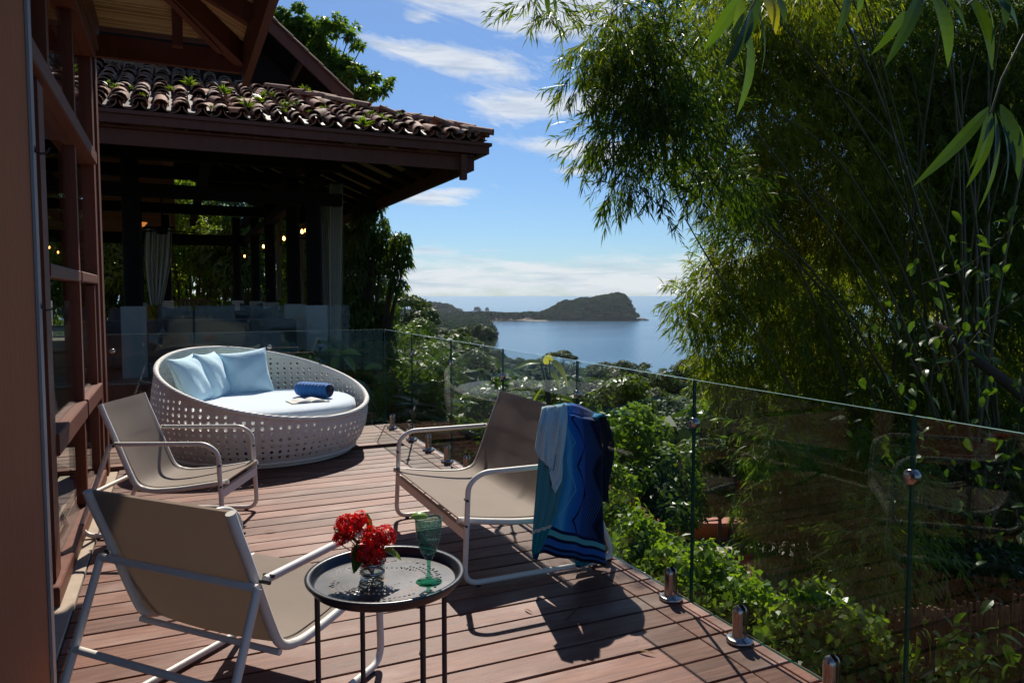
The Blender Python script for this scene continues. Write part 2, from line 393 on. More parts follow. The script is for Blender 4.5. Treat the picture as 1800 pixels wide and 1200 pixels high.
M_cane = simple('brown_cane', (.20,.09,.035), .55, .5, 1, .2, 20, .003, .4, stretch=(8,8,.3))
M_lime = simple('lime_rind', (.16,.30,.03), .4, .2, 30, .3, 150, .001)
M_limeflesh = simple('lime_flesh', (.40,.52,.12), .3, .2, 60, .3, 90, .001)

# ================================================================== SETTING: land and sea
SEA = -65.0
GD = [0, 16, 24, 40, 100, 200, 300, 430, 560, 680, 760, 4000]
GR = [-3.3, -3.3, -5.2, -10.5, -22, -34, -44, -54, -60.5, -65.5, -72, -90]
GLd = [0, 18, 40, 100, 200, 300, 420, 560, 760, 1100, 1500, 1750, 2300, 2700, 4000]
GLz = [-3.3, -3.3, -7, -14, -19, -25, -39, -53, -60, -61.5, -62.5, -63, -63.5, -70, -90]
def ground_z(x, y):
    X = x*math.cos(YAW) - y*math.sin(YAW); Y = x*math.sin(YAW) + y*math.cos(YAW)
    d = math.hypot(X, Y)
    px = 900+1300*X/Y if Y > 0.3 else (5000 if X > 0 else -5000)
    f = (px - (800 + min(1, max(0, (d-300)/900))*30))/130; f = min(1, max(0, f)); f = f*f*(3-2*f)
    zr = float(np.interp(d, GD, GR)); zl = float(np.interp(d, GLd, GLz))
    z = zl*(1-f)+zr*f
    if d > 1300 and f > 0: z = min(z, -68) if f > .3 else z
    return z
mb = MB(); NA, ds = 96, [0, 3, 6, 9, 12, 16, 20, 26, 34, 45, 60, 80, 110, 150, 200, 260, 330, 400, 480, 560, 640, 720, 800, 950, 1150, 1400, 1700, 2100, 2500, 2900]
vs = []
for d in ds:
    for k in range(NA):
        a = 2*PI*k/NA; x, y = XY(d*math.sin(a), d*math.cos(a)); vs.append((x, y, ground_z(x, y) + (math.sin(x*.13)*math.cos(y*.11)*.04*min(d, 60) if d > 16 else 0)))
fs = [(j*NA+k, j*NA+(k+1) % NA, (j+1)*NA+(k+1) % NA, (j+1)*NA+k) for j in range(len(ds)-1) for k in range(NA)]
mb.add(vs, fs, 0, True); tag(mb.build('ground', simple('forest_floor', (.022,.035,.010), 1.0, .4, .6, 1, 4, .1, 0)), kind='structure')
# sea
m, t, out = material('sea_water')
gp = t.new('ShaderNodeNewGeometry').outputs['Position']
w1 = t.noise(t.vm('MULTIPLY', gp, (.06, .14, 0)), 1.0, 6, .62, .3); w2 = t.noise(t.vm('MULTIPLY', gp, (.0012, .006, 0)), 1.0, 5, .6, .5)
c = t.mix(w2, (.012,.085,.17), (.03,.125,.21))
principled(t, out, c, t.m('ADD', .10, t.m('MULTIPLY', w2, .14)), .28, 0, t.bump(w1, .7, 1.3))
mb = MB(); mb.grid(lambda a, b: (-60000+120000*a, -60000+120000*b, SEA), 12, 12, 0, False); tag(mb.build('sea', m), kind='structure')

def lumps(name, pts, rs, mat, parent=None, zs=.8, seed=0, leaf=3.0, n=70):
    """many small tree crowns, each a ball of leaf-clump faces"""
    P = []; N = []
    for (p, r) in zip(pts, rs):
        d = rdir(n); d[:, 2] = np.abs(d[:, 2])*1.0 - .25; d = nrm(d)
        P.append(np.array(p)+d*r*np.array([1, 1, zs])*(.8+.3*RS.rand(n, 1))); N.append(d)
    P = np.concatenate(P); N = np.concatenate(N); k = len(P)
    D = nrm(np.cross(N, rdir(k)) + .2*rdir(k)); L = leaf*(.7+.7*RS.rand(k))
    tn = np.repeat(RS.rand(len(rs))*.5, n) + RS.rand(k)*.35
    return quads(name, leaf_quads(P - D*L[:, None]*.5, D, L, L*.9, N+.25*rdir(k), 0.05), mat, parent, tn)
# wooded headland
def isl(px, Z): d = 1960.0; X = (px-900)/1300*d; return X
prof = [(930,0),(950,4),(965,18),(980,32),(1000,46),(1012,43),(1030,54),(1045,52),(1062,58),(1076,60),(1090,68),(1102,62),(1110,40),(1118,16),(1122,0)]
pxs = [p[0] for p in prof]; hs = [p[1] for p in prof]
def hl_h(X, Yd):
    px = 900+1300*X/1960.0; h = float(np.interp(px, pxs, hs, 0, 0)); w = 95+h*.7; k = (Yd-2040)/w
    e = 1-abs(k)**2.4 if abs(k) < 1 else 0
    return h*e
mb = MB(); vs = []; NX, NY = 70, 26
for j in range(NY+1):
    for i in range(NX+1):
        X = 30+i/NX*330; Yd = 1890+j/NY*300; h = hl_h(X, Yd); x, y = XY(X, Yd); vs.append((x, y, SEA-3 + (h+4)*(1 if h > 0 else 0) + (math.sin(X*.19)*2.4+math.cos(Yd*.23)*2 if h > 2 else 0)))
mb.add(vs, [(j*(NX+1)+i, j*(NX+1)+i+1, (j+1)*(NX+1)+i+1, (j+1)*(NX+1)+i) for j in range(NY) for i in range(NX)], 0, True)
tag(mb.build('headland', simple('headland_ground', (.012,.024,.010), 1.0, .4, .05, 0, spec=0)), kind='structure')
pts = []; rs = []
while len(pts) < 900:
    X = 30+RS.rand()*330; Yd = 1890+RS.rand()*250; h = hl_h(X, Yd)
    if h > 6: x, y = XY(X, Yd); pts.append((x, y, SEA+h+1)); rs.append(5+7.5*RS.rand()**2)
tag(lumps('headland_wood', pts, rs, M_farisl, leaf=4.6, n=90), 'dense dark wood covering the rounded headland in the bay', 'woodland', kind='stuff')
# isthmus with trees, beach and the far point
pts = []; rs = []
for i in range(900):
    px = 690+RS.rand()*290; d = 1960+60*math.sin(px*.02)+RS.rand()*160; X = (px-900)/1300*d; x, y = XY(X, d)
    top = np.interp(px, [690,740,790,850,900,950,980], [24,20,14,17,13,16,22])
    pts.append((x, y, SEA+3+top*RS.rand()**.5*.9)); rs.append(5+4*RS.rand())
for i in range(1100):
    px = RS.uniform(640, 868); d = RS.uniform(900, 1950); X = (px-900)/1300*d; x, y = XY(X, d); g = ground_z(x, y)
    if g < SEA+.5: continue
    pts.append((x, y, g+3+5*RS.rand())); rs.append(6+5*RS.rand())
tag(lumps('isthmus_wood', pts, rs, M_farisl, leaf=3.4, n=70), 'low dark strip of trees along the spit joining the headland', 'woodland', kind='stuff')
mb = MB()
def strip(px0, px1, d0, w, z, n=30):
    vs = []
    for i in range(n+1):
        px = px0+(px1-px0)*i/n; dd = d0 + 6*math.sin(i*.5)
        for q in (0, w): X = (px-900)/1300*(dd+q); x, y = XY(X, dd+q); vs.append((x, y, z + (q > 0)*2.5))
    mb.add(vs, [(2*i, 2*i+2, 2*i+3, 2*i+1) for i in range(n)], 0, True)
strip(862, 1085, 1925, 90, SEA+.35); tag(mb.build('beach', M_sand), kind='structure')
mb = MB(); vs = []
for i in range(31):
    px = 690+i*10; 
    for q in (0, 240): X = (px-900)/1300*(1950+q); x, y = XY(X, 1950+q); vs.append((x, y, SEA+1.2 if q == 0 else SEA+2))
mb.add(vs, [(2*i, 2*i+2, 2*i+3, 2*i+1) for i in range(30)]); tag(mb.build('spit', M_soil), kind='structure')
pts = []; rs = []
for i in range(260):
    px = 735+RS.rand()*70; d = 2650+RS.rand()*200; X = (px-900)/1300*d; x, y = XY(X, d)
    top = np.interp(px, [735,760,790,800,805], [30,36,26,12,2]); pts.append((x, y, SEA+top*RS.rand()**.4)); rs.append(8+5*RS.rand())
tag(lumps('far_point_wood', pts, rs, M_farisl, leaf=5, n=50), 'farthest wooded point on the horizon left of the headland', 'woodland', kind='stuff')
def rock(label, px, d, w, h, sy=1.0):
    mb = MB(); rs_ = np.random.RandomState(int(px)); n, k = 12, 6
    def fn(a, b):
        th = 2*PI*a; r = math.cos(b*PI/2); q = 1+.35*rs_.rand()-.15
        return (w/2*r*math.cos(th)*q, w/2*sy*r*math.sin(th)*q, h*math.sin(b*PI/2)*q*(1 if b > 0 else 0)-(2 if b == 0 else 0))
    mb.grid(fn, n, k, 0, False, True); X = (px-900)/1300*d; x, y = XY(X, d)
    o = mb.build('sea_rock', M_rock, loc=(x, y, SEA)); tag(o, label, 'rock', 'rocks in the bay'); return o
rock('low rocks with surf at the foot of the headland cliff', 1128, 1975, 34, 5)
rock('larger of the two islets left of the headland near the horizon', 839, 3300, 34, 15)
rock('tiny rock on the horizon right of the larger islet', 856, 3300, 18, 12)
rock('small islet standing just off the far point', 806, 2900, 40, 15)
rock('single rock in open water behind the bamboo tips', 1250, 2300, 44, 14)

# ================================================================== DECK
deck = tag(bpy.data.objects.new('deck', None), kind='structure'); link(deck)
U0, PB = 2.362, .1425
DV0, DV1, DV2, DV3 = -.42, 1.797, 1.925, 1.99
def board_mesh(x0, x1):
    return MB().box(x0, x1, .0055, PB-.0055, -.028, 0, 0, .0022)
b_long = board_mesh(DV0, DV1-.003).build('deck_board', M_deck, deck); b_back = board_mesh(-3.2, DV1-.003).build('deck_board', M_deck, deck)
e1 = board_mesh(DV1+.003, DV2-.003).build('border_board', M_deck, deck); e2 = board_mesh(DV2+.003, DV3).build('edge_board', M_deck, deck)
for i in range(-13, 35):
    y = U0+i*PB
    src = b_back if y > 6.18 else b_long
    for s_ in (src, e1, e2):
        j = random.uniform(-.0015, .0015)
        if i == -13 and s_ is b_long: s_.location = (0, y, 0); continue
        if s_ is b_back and y < 6.4: s_.location = (0, y, 0); continue
        if s_ in (e1, e2) and i == -13: s_.location = (0, y, 0); continue
        piece(s_, deck, (0, y, j))
mb = MB()
for x in np.arange(-3.0, 1.9, .45): mb.box(x, x+.05, .5 if x > -.5 else 6.3, 7.3, -.16, -.031)
mb.box(-3.2, 1.97, 7.29, 7.34, -.2, -.031); mb.box(1.94, 1.975, .5, 7.285, -.2, -.031)
mb.build('joist', M_joist, deck)
mb = MB(); mb.box(-3.2, 1.7, .4, 7.2, -3.3, -.17); tag(mb.build('dark_underdeck', M_joist), kind='structure')  # dark-coloured box added under the boards so the gaps look dark

# ================================================================== GLASS RAILINGS
GV, GB = 1.915, 7.36     # plane of the right-hand glass, plane of the back glass
def pane_mesh(L, H=.925, th=.012):
    mb = MB(); a, b = .004, L-.004
    vs = [(x, y, z) for z in (.042, .042+H) for y in (a, b) for x in (-th/2, th/2)]
    mb.add(vs, [(0,4,6,2), (1,3,7,5)], 0); mb.add(vs, [(0,2,3,1),(0,1,5,4),(2,6,7,3)], 1); mb.add(vs, [(4,5,7,6)], 2); return mb
def spigot_mesh():
    mb = MB(); mb.lathe([(.0, .0), (.049, 0), (.051, .006), (.050, .013), (.044, .017), (.028, .019), (.027, .022), (0, .022)], 24)
    for s in (-1, 1):
        def fn(a, b, s=s):
            th = PI*a - PI/2; z = .02+.125*b; r = .0235; k = 1.0
            if b > .8: k = math.sqrt(max(0, 1-((b-.8)/.2)**2))*.75+.25*(1-(b-.8)/.2)
            return (s*(.0085+r*math.cos(th)*.8*k), r*math.sin(th)*k, z)
        mb.grid(fn, 8, 12)
        mb.box(.0065*s-.002, .0065*s+.002, -.0225, .0225, .02, .125)
    mb.box(-.004, .004, -.02, .02, .02, .043)
    return mb
def disc_mesh():
    mb = MB(); mb.lathe([(0, -.013), (.020, -.013), (.0225, -.010), (.0225, .010), (.020, .013), (0, .013)], 20); return mb
rail = thing('glass_railing', 'frameless glass railing along the right side of the deck', 'railing', (GV, 0, 0))
seams = [-.55, .46, 1.435, 2.42, 3.385, 4.36, 5.35, 6.39, GB-.02]
for i in range(len(seams)-1):
    o = pane_mesh(seams[i+1]-seams[i]).build('glass_pane', [M_glass, M_edge, M_top], rail); o.location = (0, seams[i], 0)
sp0 = spigot_mesh().build('spigot', M_steel, rail); dc0 = disc_mesh().build('clamp_disc', M_steel, rail)
sps = [1.19, 1.70, 2.13, 2.56, 3.12, 3.62, 4.08, 4.58, 5.02, 5.45, 5.93, 6.42, 7.08]
for i, u in enumerate(sps):
    if i == 0: sp0.location = (0, u, 0)
    else: piece(sp0, rail, (0, u, 0))
for i, u in enumerate(seams[1:-1]):
    if i == 0: dc0.location = (0, u, .79); dc0.rotation_euler = (0, PI/2, 0)
    else: piece(dc0, rail, (0, u, .79), (0, PI/2, 0))
rail2 = thing('glass_railing', 'frameless glass railing across the far end of the deck behind the daybed', 'railing', (0, GB, 0))
sb = [-3.1, -1.75, -.52, .80, 1.905]
for i in range(len(sb)-1):
    o = pane_mesh(sb[i+1]-sb[i]).build('glass_pane', [M_glass, M_edge, M_top], rail2); o.location = (sb[i], 0, 0); o.rotation_euler = (0, 0, -PI/2)
for u in (-1.5, -.75, -.3, .55, 1.05, 1.62): piece(sp0, rail2, (u, -.0, 0), (0, 0, PI/2))
for u in sb[1:-1]: piece(dc0, rail2, (u, 0, .82), (PI/2, 0, 0))

# ================================================================== HOUSE WALL WITH GLAZED DOORS (left)
sill = MB().box(-.80, DV0-.006, 1.0, 6.16, -.05, .004, 0, .004).build('stone_sill', M_stone); tag(sill, kind='structure')
dl = thing('door_leaf', 'terracotta painted wooden door leaf folded open at the left edge', 'door', (-.385, 2.62, 0))
mb = MB(); mb.box(-1.3, 0, 0, .045, .03, 3.3, 0, .004); mb.build('leaf_board', M_leafpaint, dl)
mb = MB(); mb.box(-1.3, -.10, -.014, -.001, .03, 3.3, 0, .004); mb.build('cover_board', M_leafpaint, dl, loc=(-.055, 0, 0))
MB().box(.002, .010, -.004, .050, .03, 3.3, 0, .002).build('edge_strip', M_skygrey, dl)  # strip coloured grey for the sky mirrored in the edge face
mb = MB(); mb.tube([(-.155,-.03,1.13),(-.155,-.03,1.07)], .007, 8); mb.tube([(-.20,-.025,1.10),(-.155,-.028,1.10)], .006, 8); mb.build('latch', M_bolt, dl)
hk = MB(); hk.tube(fillet([(.008,.03,1.29),(.014,.02,1.265),(.04,.02,1.265),(.05,.02,1.285)], .02), .0025, 6)
hk.build('hook', M_bolt, dl)
hk = MB(); hk.tube(fillet([(.008,.03,1.76),(.014,.02,1.735),(.04,.02,1.735),(.05,.02,1.755)], .02), .0035, 6); hk.build('hook', M_bolt, dl)

dw = thing('glazed_door_wall', 'red-brown timber frame with glazed folding doors along the house', 'glass door', (-.52, 0, 0))
def fr(name, x0, x1, y0, y1, z0, z1, par=dw, mat=M_wood, ch=.006): return MB().box(x0, x1, y0, y1, z0, z1, 0, ch).build(name, mat, par)
fr('sill_rail', -.10, .045, 3.55, 5.88, .004, .085)
fr('stile', -.09, .02, 3.30, 3.40, .004, 3.4); fr('stile', -.07, .025, 3.62, 3.76, .09, 2.20); fr('mullion', -.045, .02, 4.90, 4.96, .09, 2.16)
fr('post', -.16, .03, 5.885, 6.03, .0, 3.4); fr('post', -.20, .045, 6.034, 6.17, .0, 3.4)
fr('mid_rail', -.05, .03, 3.765, 4.895, 1.39, 1.45); fr('mid_rail', -.05, .03, 4.965, 5.88, 1.39, 1.45)
fr('low_rail', -.06, .038, 3.765, 4.895, .60, .70); fr('low_rail', -.06, .038, 4.965, 5.88, .60, .70)
fr('head_rail', -.12, .05, 2.70, 5.88, 2.205, 2.29); fr('stile', -.04, .015, 5.79, 5.878, .09, 1.38)
fr('transom_mullion', -.05, .02, 3.96, 4.03, 2.295, 3.05); fr('transom_mullion', -.05, .02, 4.95, 5.01, 2.295, 3.05)
fr('top_rail', -.12, .06, 2.70, 5.88, 2.93, 3.03); fr('wall_plate', -.25, .07, 1.0, 6.17, 3.06, 3.26)
fr('post', -.16, .02, 2.70, 2.78, .0, 3.05)
def pn(x, y0, y1, z0, z1):
    MB().box(x-.003, x+.003, y0, y1, z0, z1).build('glass_pane', M_glass, dw)
for z0, z1 in ((.09, .60), (.705, 1.385), (1.455, 2.20)):
    pn(-.01, 3.765, 4.895, z0, z1); pn(-.01, 4.965, 5.785, z0, z1)
pn(-.01, 3.405, 3.615, .09, 2.2)
for y0, y1 in ((2.79, 3.95), (4.035, 4.945), (5.015, 5.88)): pn(-.01, y0, y1, 2.295, 2.925)
# the dark room behind
mb = MB(); mb.box(-4.6, -.85, .5, 6.1, -.06, -.002); tag(mb.build('room_floor', M_deck), kind='structure')
mb = MB(); mb.box(-4.7, -4.6, .5, 6.2, 0, 3.3); mb.box(-4.6, -.9, .4, .5, 0, 3.3); tag(mb.build('inner_wall', simple('room_plaster', (.16,.12,.09), .8, .1)), kind='structure')

# ---- eave of the house roof over the deck (hip corner)
HE = (.54, 6.22, 3.06)
ov = thing('house_roof', 'reed-lined hipped eave with red-brown rafters above the deck', 'roof', (0, 0, 0))
tp = math.tan(rad(27))
def rz(x, y): return min(HE[0]-x, HE[1]-y)*tp + HE[2] + .17
def slope_bar(name, a, b, w, h, dz=0.0, mat=M_wood):
    return MB().bar((a[0], a[1], rz(*a)-dz), (b[0], b[1], rz(*b)-dz), w, h).build(name, mat, ov)
MB().bar((HE[0], -1.5, HE[2]+.02), (HE[0], HE[1]+.03, HE[2]+.02), .05, .27).build('fascia', M_wood, ov)
MB().bar((HE[0]+.045, -1.5, HE[2]+.10), (HE[0]+.045, HE[1]+.07, HE[2]+.10), .035, .11).build('fascia_trim', M_wood, ov)
MB().bar((HE[0]+.072, -1.5, HE[2]+.17), (HE[0]+.072, HE[1]+.09, HE[2]+.17), .015, .035).build('fascia_trim', M_wood, ov)
MB().bar((-4.6, HE[1], HE[2]+.05), (HE[0]-.03, HE[1], HE[2]+.05), .05, .16).build('fascia', M_wood, ov)
slope_bar('hip_rafter', (HE[0]-.02, HE[1]-.02), (HE[0]-4.6, HE[1]-4.6), .09, .16, .09)
slope_bar('brace', (.36, 6.1), (-.55, 5.0), .05, .08, .13)
MB().bar((.06, 5.98, 3.1), (.06, 5.98, 3.52), .07, .07).build('strut', M_wood, ov)
for k, y in enumerate((5.35, 4.6, 3.85, 3.1, 2.3)):
    e = min(HE[0]-(-3.0), 0) ; xin = HE[0]-(HE[1]-y)
    slope_bar('rafter', (HE[0]-.03, y), (max(xin, -3.5)+.05, y), .07, .13, .07)
for k, x in enumerate((-2.9,)): slope_bar('rafter', (x, HE[1]-.03), (x, HE[1]-(HE[0]-x)+.05), .07, .13, .07)
# reeds under the two slopes: real round reeds, joined
def reed_quads(name, segs, parent, r=.006):
    mb_v = []; tn = []
    for a, b in segs:
        a = np.array(a); b = np.array(b); d = nrm(b-a); s1 = nrm(np.cross(d, [0, 0, 1.0])); s2 = np.cross(s1, d)
        k = 5; ring = [(math.cos(2*PI*i/k), math.sin(2*PI*i/k)) for i in range(k)]; tv = RS.rand()
        for i in range(k):
            c0, q0 = ring[i]; c1, q1 = ring[(i+1) % k]
            o0 = (s1*c0+s2*q0)*r; o1 = (s1*c1+s2*q1)*r
            mb_v.append([a+o0, b+o0, b+o1, a+o1]); tn.append(tv)
    return quads(name, np.array(mb_v), M_reed, parent, np.array(tn), True)
segs = []
for y in np.arange(0.0, HE[1]-.1, .0125):           # side slope: reeds run across the slope... down towards the eave
    xin = max(HE[0]-(HE[1]-y), -3.6); x0 = HE[0]-.02
    n = max(1, int((x0-xin)/.9)+1); cuts = np.linspace(xin, x0, n+1)
    for i in range(n):
        ja, jb = RS.uniform(-.003, .003, 2); segs.append(((cuts[i], y+ja, rz(cuts[i], y)+.012+ja), (cuts[i+1], y+jb, rz(cuts[i+1], y)+.012+jb)))
reed_quads('reed_ceiling', segs, ov).__setitem__('kind', 'stuff')
segs = []
for k in range(230):                                 # end slope: reeds run level, along the eave
    y = HE[1]-.02-k*.0125; x1 = HE[0]-(HE[1]-y)-.01; xs = np.arange(-4.6, x1, .8); xs = np.append(xs, x1)
    for i in range(len(xs)-1):
        ja, jb = RS.uniform(-.003, .003, 2); segs.append(((xs[i], y+ja, rz(xs[i]-9, y)+.012) if False else (xs[i], y+ja, (HE[1]-y)*tp+HE[2]+.182), (xs[i+1], y+jb, (HE[1]-y)*tp+HE[2]+.182)))
reed_quads('reed_ceiling', segs, ov).__setitem__('kind', 'stuff')
mb = MB(); zt = HE[2]+.17+.03
R4 = 4.4
mb.add([(HE[0]+.08, HE[1]+.08, zt-.02), (HE[0]+.08, -1.5, zt-.02), (HE[0]-R4, -1.5, zt+R4*tp), (HE[0]-R4, HE[1]-R4, zt+R4*tp)], [(0,1,2,3)])
mb.add([(HE[0]+.08, HE[1]+.08, zt-.02), (HE[0]-R4, HE[1]-R4, zt+R4*tp), (-5.2, HE[1]-R4, zt+R4*tp), (-5.2, HE[1]+.08, zt-.02)], [(0,1,2,3)])
vv = list(mb.v); mb.add([(x, y, z+.06) for x, y, z in vv], [(3,2,1,0), (7,6,5,4)])
mb.build('roof_deck', M_roofboard, ov)
# house tiles on the edge, seen as the dark upper line
mb = MB()
for i in range(46):
    y = HE[1]+.05-i*.17; mb.grid(lambda a, b, y=y: (HE[0]+.13-.5*b, y+.075*math.cos(PI*a), zt+.02+.5*b*tp+.07*math.sin(PI*a)), 6, 1)
mb.build('edge_tiles', M_tile, ov)['kind'] = 'stuff'

# ================================================================== PAVILION
PC = (3.84, 9.24, 3.34)
PK = 1.2; PZ = -.262          # the pavilion is drawn in its own units: 1 unit = 1.2 m
pav = thing('pavilion', 'open-sided dark timber pavilion with mossy clay tile roof beyond the daybed', 'pavilion', (0, 0, PZ)); pav.scale = (PK,)*3
T22 = math.tan(rad(21))
def pz(x, y): return PC[2] + min(PC[0]-x, y-PC[1])*T22
XL, YB = -7.5, 23.5
# floor, plinth
MB().box(XL, 2.3, 10.6, YB, -.3, .20, 0, .01).build('floor_slab', simple('floor_stone', (.20,.15,.11), .5, .2), pav)
MB().box(XL, 2.35, 10.45, 10.58, -3.3, .17).build('plinth', M_wood, pav)
# fascias: a moulded gutter board over a recessed board
def fas(name, off, z0, z1, w, mat=M_wood):
    a = PC[0]-off; b = PC[1]+off
    MB().box(XL, a, b-w/2, b+w/2, z0, z1).build(name, mat, pav); MB().box(a-w/2, a+w/2-.001, b-w/2-.001, YB, z0, z1-.001).build(name, mat, pav)
z0 = PC[2]
fas('gutter_board', .02, z0-.155, z0-.01, .07); fas('gutter_lip', -.02, z0-.055, z0-.012, .05); fas('lower_fascia', .16, z0-.36, z0-.157, .04); fas('fascia_bead', .115, z0-.185, z0-.158, .05)
MB().box(PC[0]-.36, PC[0]-.28, PC[1]+.04, PC[1]+.13, z0-.50, z0-.17).build('corner_drop', M_wood, pav)
# soffit boards, rafters
mb = MB(); q = 3.8
def soff(pts, dz=-.02):
    vs = [(x, y, pz(x, y)+dz) for x, y in pts]; vs2 = [(x, y, z+.05) for x, y, z in vs]; mb.add(vs+vs2, [(0,1,2,3), (7,6,5,4)])
soff([(XL, PC[1]), (PC[0], PC[1]), (PC[0]-q, PC[1]+q), (XL, PC[1]+q)]); soff([(PC[0], PC[1]), (PC[0], YB), (PC[0]-q, YB), (PC[0]-q, PC[1]+q)])
roof = mb.build('roof', M_roofboard, pav)
mb = MB(); q2 = 5.2                                      # ceiling under the high roof
for (x, y, z) in [(0,0,0)]:
    a = PC[0]-q; b = PC[1]+q; zq = PC[2]+q*T22-.03
    mb.add([(XL, b, zq), (a, b, zq), (a-2.8, b+4, zq+2.6), (XL, b+4, zq+2.6)], [(0,1,2,3)]); mb.add([(a, b, zq), (a, YB, zq), (a-2.8, YB, zq+2.6), (a-2.8, b+4, zq+2.6)], [(0,1,2,3)])
    mb.add([(XL, YB, zq-2), (a, YB, zq-2), (a, YB, zq+3), (XL, YB, zq+3)], [(0,1,2,3)]); mb.add([(XL, b, zq-2), (XL, YB, zq-2), (XL, YB, zq+3), (XL, b, zq+3)], [(0,1,2,3)])
mb.build('ceiling', simple('reed_lining', (.26,.14,.07), .8, .3, 3, .5, 60, .01, .2, stretch=(.3, 4, 4)), pav)
for y in np.arange(9.9, 22, .75):
    MB().bar((PC[0]-.12, y, PC[2]-.14), (max(PC[0]-(y-PC[1]), PC[0]-q)+.0, y, pz(max(PC[0]-(y-PC[1]), PC[0]-q), y)-.12), .08, .11).build('rafter', M_dark, pav)
for x in np.arange(-6.5, 3.2, .75):
    e = min(PC[1]+(PC[0]-x), PC[1]+q); MB().bar((x, PC[1]+.2, PC[2]-.10), (x, e, pz(x, e)-.12), .08, .11).build('rafter', M_dark, pav)
MB().bar((PC[0]-.1, PC[1]+.1, PC[2]-.12), (PC[0]-q, PC[1]+q, PC[2]+q*T22-.12), .10, .15).build('hip_rafter', M_dark, pav)
# reed mat strips that show between rafters
segs = []
for y in np.arange(9.5, 20, .035): segs.append(((PC[0]-.3, y, pz(PC[0]-.3, y)-.05), (PC[0]-min(q, y-PC[1]), y, pz(PC[0]-min(q, y-PC[1]), y)-.05)))
reed_quads('reed_mat', segs, pav, .010)['kind'] = 'stuff'
# columns on pale plinths
CX, CY = 1.86, 11.1
def column(x, y, r=.115, base=True):
    c = MB().tube([(0,0,1.16), (0,0,3.5)], [r, r*.94], 14).build('column', M_dark, pav); c.location = (x, y, 0)
    if base: MB().box(-.15, .15, -.15, .15, .2, 1.165, 0, .01).build('column_base', M_plinth, c)
for (x, y) in ((CX, CY), (-.52, CY+.1), (-3.1, CY), (CX, 13.2), (CX, 16.6), (CX, 19.8), (CX-.25, 22.5), (-.7, 17), (-.2, 22.5), (-3.1, 22.5)): column(x, y)
for z in (2.62, 3.12):
    MB().box(XL, CX+.4, CY-.09, CY+.09, z, z+.17).build('beam', M_dark, pav); MB().box(CX-.09, CX+.09, CY-.5, YB, z+.18, z+.34).build('beam', M_dark, pav)
MB().box(XL, CX, 16.9, 17.1, 3.0, 3.2).build('beam', M_dark, pav); MB().box(XL, CX, 22.4, 22.6, 2.7, 3.0).build('beam', M_dark, pav)
MB().box(XL, CX, 14.0, 14.15, 3.3, 3.5).build('beam', M_dark, pav)
for x in (-5, -2, .4): MB().box(x, x+.14, CY+.3, 22.3, 3.21, 3.36).build('beam', M_dark, pav)
# inner glass railing
prl = thing('glass_railing', 'glass railing along the front edge of the pavilion', 'railing', (0, 10.55, .2))
for i, (a, b) in enumerate(((-5.6, -3.4), (-3.38, -1.2), (-1.18, .2), (.22, 2.25))):
    o = pane_mesh(b-a, .93).build('glass_pane', [M_glass, M_edge, M_top], prl); o.location = (a, 0, 0); o.rotation_euler = (0, 0, -PI/2)
# gablet over the hip
gx, gy = 2.77, 13.2
def gz(x): return 4.80 + (gx-x)*.85
gt = MB()
gt.add([(gx+.10, gy, gz(gx+.10)), (gx-3.6, gy, gz(gx-3.6)), (gx-3.6, YB, gz(gx-3.6)), (gx+.10, YB, gz(gx+.10))], [(0,1,2,3)])
gt.add([(gx+.10, gy, gz(gx+.10)+.06), (gx-3.6, gy, gz(gx-3.6)+.06), (gx-3.6, YB, gz(gx-3.6)+.06), (gx+.10, YB, gz(gx+.10)+.06)], [(3,2,1,0)])
gt.add([(gx-3.6, gy, gz(gx-3.6)), (gx-9, gy, gz(gx-3.6)-3.6), (gx-9, YB, gz(gx-3.6)-3.6), (gx-3.6, YB, gz(gx-3.6))], [(0,1,2,3)])
gt.build('upper_roof', M_dark, pav)
MB().bar((gx+.14, gy, gz(gx+.14)-.03), (gx-3.6, gy, gz(gx-3.6)-.03), .05, .20).build('barge_board', M_wood, pav)
mb = MB(); mb.add([(gx-.25, gy+.6, 4.6), (gx-3.6, gy+.6, gz(gx-3.35)), (gx-7, gy+.6, 4.6)], [(0,1,2)]); mb.build('gable_wall', M_dark, pav)
for i in range(6): MB().bar((gx-.1-i*.6, gy+.05, gz(gx-.1-i*.6)-.08), (gx-.1-i*.6, gy+1.5, gz(gx-.1-i*.6)-.08), .07, .10).build('purlin', M_roofboard, pav)
mb = MB()
for i in range(15):
    x = gx+.05-i*.25; 
    for s in (0,): mb.grid(lambda a, b, x=x: (x+.10-.34*b, gy-.04+.09*math.cos(PI*a)+.05, gz(x+.10-.34*b)+.08+.07*math.sin(PI*a)+.02*(1-b)), 6, 1)
mb.build('verge_tiles', M_tile, pav)['kind'] = 'stuff'
